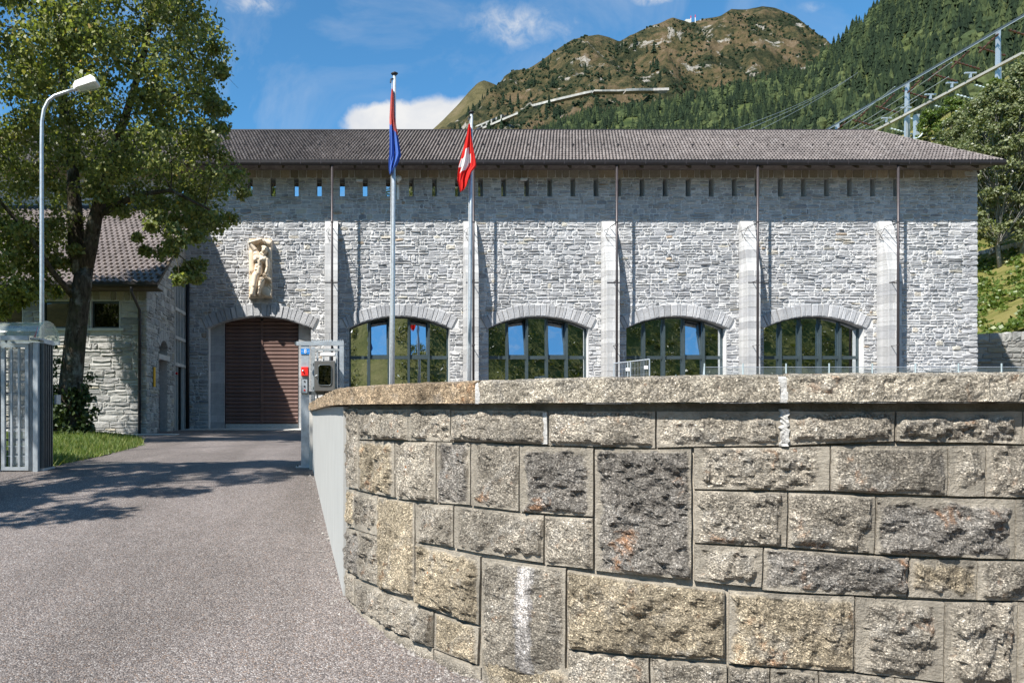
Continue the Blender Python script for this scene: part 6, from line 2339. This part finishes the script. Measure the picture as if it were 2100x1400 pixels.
# alpine road with retaining walls and gallery -------------------
def alpine_road():
    def on(px, py):
        lo, hi = 0.0, 1.0
        for _ in range(30):
            m = (lo + hi) / 2
            if to_px(main_mt.at(px, m))[1] > py: lo = m
            else: hi = m
        q = main_mt.at(px, lo)
        # pull a little out of the slope, towards the valley
        return q * 0.925
    def strip(name, pts, hpx, mat, label, cat, parent=None):
        v = []
        for px, py in pts:
            q = on(px, py)
            h = hpx * q.y / F
            b = Vector((0, 12, 0))
            v += [q + Vector((0, 0, -h)), q, q + b, q + b + Vector((0, 0, -h))]
        n = len(pts)
        f = [(k * 4 + i, k * 4 + (i + 1) % 4, k * 4 + 4 + (i + 1) % 4, k * 4 + 4 + i) for k in range(n - 1) for i in range(4)] + [(0, 1, 2, 3), (4 * n - 1, 4 * n - 2, 4 * n - 3, 4 * n - 4)]
        o = mk(name, v, f, mat, parent)
        if label: tag(o, label, cat)
        return o
    M['concrete_keep'] = M['concrete']; M['concrete'] = M['roadwall']
    strip('retaining_wall', [(1062,224), (1085,216), (1112,209), (1140,202), (1170,195), (1200,188), (1215,185)], 4.5, M['concrete'], 'pale road retaining wall climbing the mountain slope', 'wall')
    strip('retaining_wall', [(1218,184), (1235,184), (1252,184), (1268,184), (1282,183)], 3.5, M['concrete'], 'short thin pale wall joining the two longer road walls', 'wall')
    strip('retaining_wall', [(1284,182), (1310,181), (1340,181), (1372,180)], 5, M['concrete'], 'pale level road wall at the far upper road', 'wall')
    G = thing('road_gallery', 'concrete avalanche gallery on the mountain road above the roof', 'gallery', on(1020, 250))
    strip('gallery_roof', [(976,258), (1005,246), (1035,233), (1060,222)], 3, M['concrete'], None, None, G)
    strip('gallery_floor', [(974,267), (1005,254), (1035,241), (1062,230)], 4, M['concrete'], None, None, G)
    for k in range(9):
        x = 978 + k * 10
        q = on(x, np.interp(x, [976, 1060], [258, 222])); h = 8 * q.y / F
        MB().box(q.x - .9, q.x + .9, q.y, q.y + 2, q.z - h, q.z).build('column', M['concrete'], G)
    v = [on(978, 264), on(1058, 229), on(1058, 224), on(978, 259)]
    mk('gallery_shade_sheet', [p + Vector((0, 6, 0)) for p in v], [(0, 1, 2, 3)], M['black'], G)  # black sheet stands in for the shade inside the gallery
    q = on(1066, 220)
    T = thing('road_portal', 'small pale concrete portal at the head of the gallery', 'portal', q)
    s = q.y / F
    MB().add([(q.x - 6 * s, q.y - 4, q.z - 12 * s), (q.x + 8 * s, q.y - 4, q.z - 12 * s), (q.x + 8 * s, q.y - 4, q.z - 2 * s), (q.x + 1 * s, q.y - 4, q.z + 6 * s), (q.x - 6 * s, q.y - 4, q.z - 2 * s),
              (q.x - 6 * s, q.y + 8, q.z - 12 * s), (q.x + 8 * s, q.y + 8, q.z - 12 * s), (q.x + 8 * s, q.y + 8, q.z - 2 * s), (q.x + 1 * s, q.y + 8, q.z + 6 * s), (q.x - 6 * s, q.y + 8, q.z - 2 * s)],
             [(0, 1, 2, 3, 4), (2, 7, 8, 3), (3, 8, 9, 4), (0, 4, 9, 5), (1, 6, 7, 2)]).build('block', M['concrete'], T)
    M['concrete'] = M['concrete_keep']
    # summit station
    q = main_mt.at(1412, 1.0)
    s = q.y / F
    T = thing('summit_station', 'tiny summit building with antennas on the skyline', 'building', q)
    MB().box(q.x - 7 * s, q.x + 4 * s, q.y - 4, q.y + 4, q.z - 4 * s, q.z + 3 * s).build('block', M['concrete'], T)
    for dx, h, mt in ((5, 12, 'red'), (14, 14, 'red')):
        MB().box(q.x + dx * s - .5, q.x + dx * s + .5, q.y, q.y + 1, q.z - 3 * s, q.z + h * s * .6).build('antenna', M['white'], T)
        MB().box(q.x + dx * s - .5, q.x + dx * s + .5, q.y, q.y + 1, q.z + h * s * .6, q.z + h * s).build('antenna', M['red'], T)
alpine_road()

# ------------------------------------------------------------------ switchyard behind the station
def switchyard():
    K = 2.2
    X1 = 40.0 * K
    z1, z2 = 23.15 * K, 21.0 * K
    T = thing('switchyard_gantry', 'steel switchyard gantry with brown insulators above the roof end', 'gantry', (X1, 105, 44))
    def Y(px): return X1 * F / (px - PX0)
    ya, yb = Y(2150), Y(1640)
    MB().box(X1 - .10, X1 + .10, ya, yb, z1 + .05, z1 + .30).build('beam', M['galv_dark'], T)
    MB().box(X1 - .58, X1 - .5, ya, yb, z1 - .36, z1 - .27).build('beam', M['galv'], T)
    MB().box(X1 - .22, X1 + .22, ya, Y(1770), z2 - .17, z2 + .17).build('beam', M['roadwall'], T)
    for px, pb in ((1850, 300), (2035, 215), (1708, 290)):
        y = Y(px)
        for s in (-1, 1):
            MB().bar((X1 + .8 + .6 * s, y + .5 * s, (PY0 - pb) / F * y), (X1 + .8 + .2 * s, y + .2 * s, z1 + .6), .36, .36).build('column', M['galv'], T)
    y = Y(1872)
    MB().box(X1 + .5, X1 + 1.1, y, y + .6, (PY0 - 300) / F * y, z2 - .45).build('column', M['galv'], T)
    def insul(a, b, mat, n=7):
        a, b = Vector(a), Vector(b)
        pts = []; rd = []
        for i in range(n * 2 + 1):
            t = i / (n * 2)
            pts.append(a + (b - a) * t); rd.append(.17 if i % 2 else .08)
        MB().tube(pts, rd, 8).build('insulator', M[mat], T)
    for px in (1742, 1790, 1845, 1905, 1950, 2000, 2062):
        y = Y(px)
        insul((X1 + .4, y, z1 - .4), (X1 + 4.8, y + .6, z1 - 1.3), 'insul_brown')
        insul((X1 - .2, y + .8, z1 - .5), (X1 - .8, y + 3.2, z1 - 1.9), 'insul_brown', 5)
    for px in (1818, 1858, 1908, 1952, 1990):
        y = Y(px)
        insul((X1 + .6, y, z2 - .6), (X1 + 4.6, y + .4, z2 - 1.4), 'insul_pale')
        MB().box(X1 - .8, X1 + .8, y - .12, y + .12, z2 + 1.0, z2 + 1.2).build('bracket', M['galv'], T)
        MB().box(X1 - .12, X1 + .12, y - .12, y + .12, z2 + .4, z2 + 1.0).build('bracket', M['galv'], T)
    def wire(a, b, r, sag, label, mat='galv'):
        a, b = Vector(a), Vector(b)
        pts = [a + (b - a) * (i / 16) + Vector((0, 0, -sag * math.sin(math.pi * i / 16))) for i in range(17)]
        o = MB().tube(pts, r, 5).build('power_cable', M[mat], None)
        tag(o, label, 'cable', 'power cables at the switchyard')
    for p, q, lab in (((1738, 270), (1952, 128), 'longest pale cable, ending highest at the gantry'), ((1750, 270), (1945, 158), 'second pale cable, just below the longest one by the gantry'),
                      ((1765, 270), (1880, 205), 'short low pale cable between roof ridge and gantry column'), ((1712, 268), (1835, 178), 'pale cable running closest under the dark gantry beam')):
        wire(P(p[0], p[1], 136), P(q[0], q[1], 104), .06, .3, lab)
    for k, lab in enumerate(('lowest thin overhead line crossing the forested slope', 'middle thin overhead line crossing the forested slope', 'highest thin overhead line crossing the forested slope')):
        wire(P(1500 + k * 28, 268, 180), P(1735 + k * 12, 165 - k * 8, 300), .05, 1.0, lab)
    for px, lab in ((1868, 'pale jumper loop hanging beside the gantry column'), (1905, 'pale jumper loop hanging further right under the lower beam')):
        a = P(px + 30, 240 + (px - 1868) * .2, 108); b = P(px + 5, 285, 108)
        pts = [a * (1 - t) ** 2 + (Vector((a.x, a.y, b.z)) * 2 * t * (1 - t)) + b * t * t for t in [i / 8 for i in range(9)]]
        o = MB().tube(pts, .11, 5).build('power_cable', M['insul_pale'])
        tag(o, lab, 'cable', 'jumper loops under the gantry')
switchyard()

# ------------------------------------------------------------------ right-hand hillside: birches, shrubs, stone wall
def right_side():
    # stone retaining wall in the shadow of the station
    T = thing('hill_retaining_wall', 'stone retaining wall with painted-in shadow at the foot of the hill beside the station', 'wall', (32, 38.5, GZ))
    a, b = Vector((26.1, 34.2, 0)), Vector((38.0, 32.6, 0))
    U = (b - a).normalized(); N = Vector((U.y, -U.x, 0))
    L = (b - a).length
    top = lambda t: 3.2 + .05 * t
    v = []
    for t in (0, L):
        p = a + U * t
        v += [tuple(p + Vector((0, 0, GZ - .2))), tuple(p + Vector((0, 0, top(t) - .02))), tuple(p - N * .8 + Vector((0, 0, top(t) - .02))), tuple(p - N * .8 + Vector((0, 0, GZ)))]
    mk('wall_core', v, [(0, 4, 5, 1), (1, 5, 6, 2), (0, 1, 2, 3), (4, 7, 6, 5)], M['grit'], T)
    rr = random.Random(91)
    st = courses(0, L, GZ, 3.5, lambda b0, b1: [(max(0, (b1 - 2.95) / .05), L)] if b1 > 2.95 else [(0, L)], rr, .16, .32, .3, .9, .2)
    SHADED_WARMS = [((c[0] * .62, c[1] * .62, c[2] * .62), w) for c, w in WARMS]  # stone colours darkened to paint in the station's shadow
    lay(st, (a, U, (0, 0, 1), N), rr, SHADED_WARMS, T, M['facade'], 120, piece_score=lambda q: 1.0 if q[0] > 3 and q[2] > 1.5 else .05, prot=(.03, .08))
    x = 0
    while x < L:
        w = rr.uniform(.3, .55)
        g = stone_geo((x, min(L, x + w), top(x) - .32, top(x) + .12), rr, .012, (.06, .1), .01)
        if g:
            vv = [tuple(a + U * p + Vector((0, 0, q)) + N * d) for p, q, d in g[0]]
            MB().add(vv, g[1], pick(WARMS, rr)).build('capstone', M['facade'], T, piv=vv[24])
        x += w
    # terrace wall higher up
    pts = [(1990, 528), (2030, 517), (2080, 507), (2140, 497)]
    def on(px, py):
        lo, hi = 0.0, 1.0
        for _ in range(30):
            m = (lo + hi) / 2
            if to_px(hill.at(px, m))[1] > py: lo = m
            else: hi = m
        return hill.at(px, lo)
    TW = thing('terrace_wall', 'low pale dry-stone terrace on the grassy hillside', 'wall', on(2050, 512))
    for k in range(26):
        px = 1990 + k * 7
        q = on(px, float(np.interp(px, [p[0] for p in pts], [p[1] for p in pts])))
        s = rr.uniform(.16, .32)
        g = stone_geo((-s, s, -.25, .3), rr, .0, (.2, .35), .05)
        MB().add([(q.x + p, q.y - d, q.z + r) for p, r, d in g[0]], g[1], pick(WARMS, rr)).build('stone', M['facade'], TW, piv=tuple(q))
    # rock outcrop
    q = on(2085, 385)
    v, f = bush_geo(random.Random(4), 14, 9)
    mk('boulder', [(q.x + x * 9, q.y + y * 5, q.z + (z - .5) * 3.4) for x, y, z in v], f, M['concrete'])
    tag(bpy.context.scene.objects[-1] if False else bpy.data.objects['boulder'], 'pale rock outcrop on the hillside under the birches', 'rock')
    # birches
    specs = [((2052, 548), 14.0, 2.9, 71, 'slender birch with pale trunk on the bank right of the station', 'birch_tree'),
             ((2098, 520), 14.5, 3.2, 72, 'tall grey-green birch at the right picture edge', 'birch_tree'),
             ((2008, 470), 10.0, 2.3, 73, 'small birch low behind the station corner', 'birch_tree'),
             ((1972, 420), 10.5, 2.9, 75, 'grey-green birch just above the roof end', 'birch_tree'),
             ((2040, 400), 11.0, 3.6, 76, 'broad birch rising behind the roof corner', 'birch_tree'),
             ((2140, 430), 14.5, 3.6, 74, 'birch crown reaching in from the right above the hillside', 'birch_tree')]
    for (px, py), h, w, sd, lab, nm in specs:
        q = on(px, py)
        broadleaf(nm, lab, 'tree', tuple(q - Vector((0, 0, .2))), h, w, (.16 if py > 500 else .08), sd, M['birch'], M['birchbark'], 150, 120, .21, 'birches on the hillside', rr.uniform(-.05, .02))
    for (px, py), h, w, sd, lab in [((1905, 300), 5.5, 2.0, 81, 'bright green bush behind the roof hip'), ((1950, 300), 7.0, 2.3, 82, 'yellow-green young tree under the gantry'), ((1985, 330), 7.5, 2.2, 83, 'green bushy tree at the roof end'),
                               ((2040, 310), 9.0, 2.4, 84, 'leafy tree between the birches and the gantry')]:
        q = on(px, py)
        broadleaf('hill_bush', lab, 'bush', tuple(q - Vector((0, 0, .2))), h, w, .05, sd, M['shrub'], M['bark'], 60, 90, .26, 'bushes behind the roof end')
    # tufts of grass and low shrub on the bank
    cents = []; sz = []
    for _ in range(900):
        px, py = rr.uniform(1985, 2130), rr.uniform(330, 690)
        if mnoise.noise((px * .03, py * .03, 4)) < -.05: continue
        q = on(px, py)
        cents.append(q + Vector((0, 0, .05))); sz.append(rr.uniform(.12, .4))
    o = leaves_mesh('undergrowth', cents, sz, 14, .22, M['shrub'], None, 95, -.4, .5)
    tag(o, 'low green undergrowth on the grassy bank beside the station', 'undergrowth', None, 'stuff')
right_side()

# ------------------------------------------------------------------ valley side behind the photographer (seen in the glass)
def behind():
    v = []; f = []
    xs = np.linspace(-150, 170, 54); ys = np.linspace(-24, -130, 26)
    def hz(x, y):
        t = (-24 - y)
        top = 20 + 24 * sstep(3.5, 9, x) + 3 * mnoise.noise((x * .02, 0, 3)) + 2.5 * mnoise.noise((x * .07, 2, 3))
        return -2.2 + top * sstep(0, 48, t) + 1.2 * mnoise.noise((x * .08, y * .08, 0))
    for y in ys:
        for x in xs:
            v.append((x, y, hz(float(x), float(y))))
    n = len(xs)
    f = [(j * n + i, (j + 1) * n + i, (j + 1) * n + i + 1, j * n + i + 1) for j in range(len(ys) - 1) for i in range(n - 1)]
    tag(mk('opposite_hillside', v, f, M['hillgrass'], None, True), 'green hillside opposite the power station, mirrored in its windows', None, None, 'structure')
    rr = random.Random(55)
    g = np.random.default_rng(55)
    cents = []; sz = []
    for _ in range(3200):
        x, y = rr.uniform(-20, 95), rr.uniform(-26, -75)
        cents.append(Vector((x, y, hz(x, y) + rr.uniform(0, 1.0)))); sz.append(rr.uniform(.5, 1.5))
    o = leaves_mesh('undergrowth', cents, sz, 64, .22, M['olive'], None, 56, .2, .7)
    tag(o, 'bushy growth on the opposite hillside, mirrored in the windows', 'undergrowth', None, 'stuff')
behind()
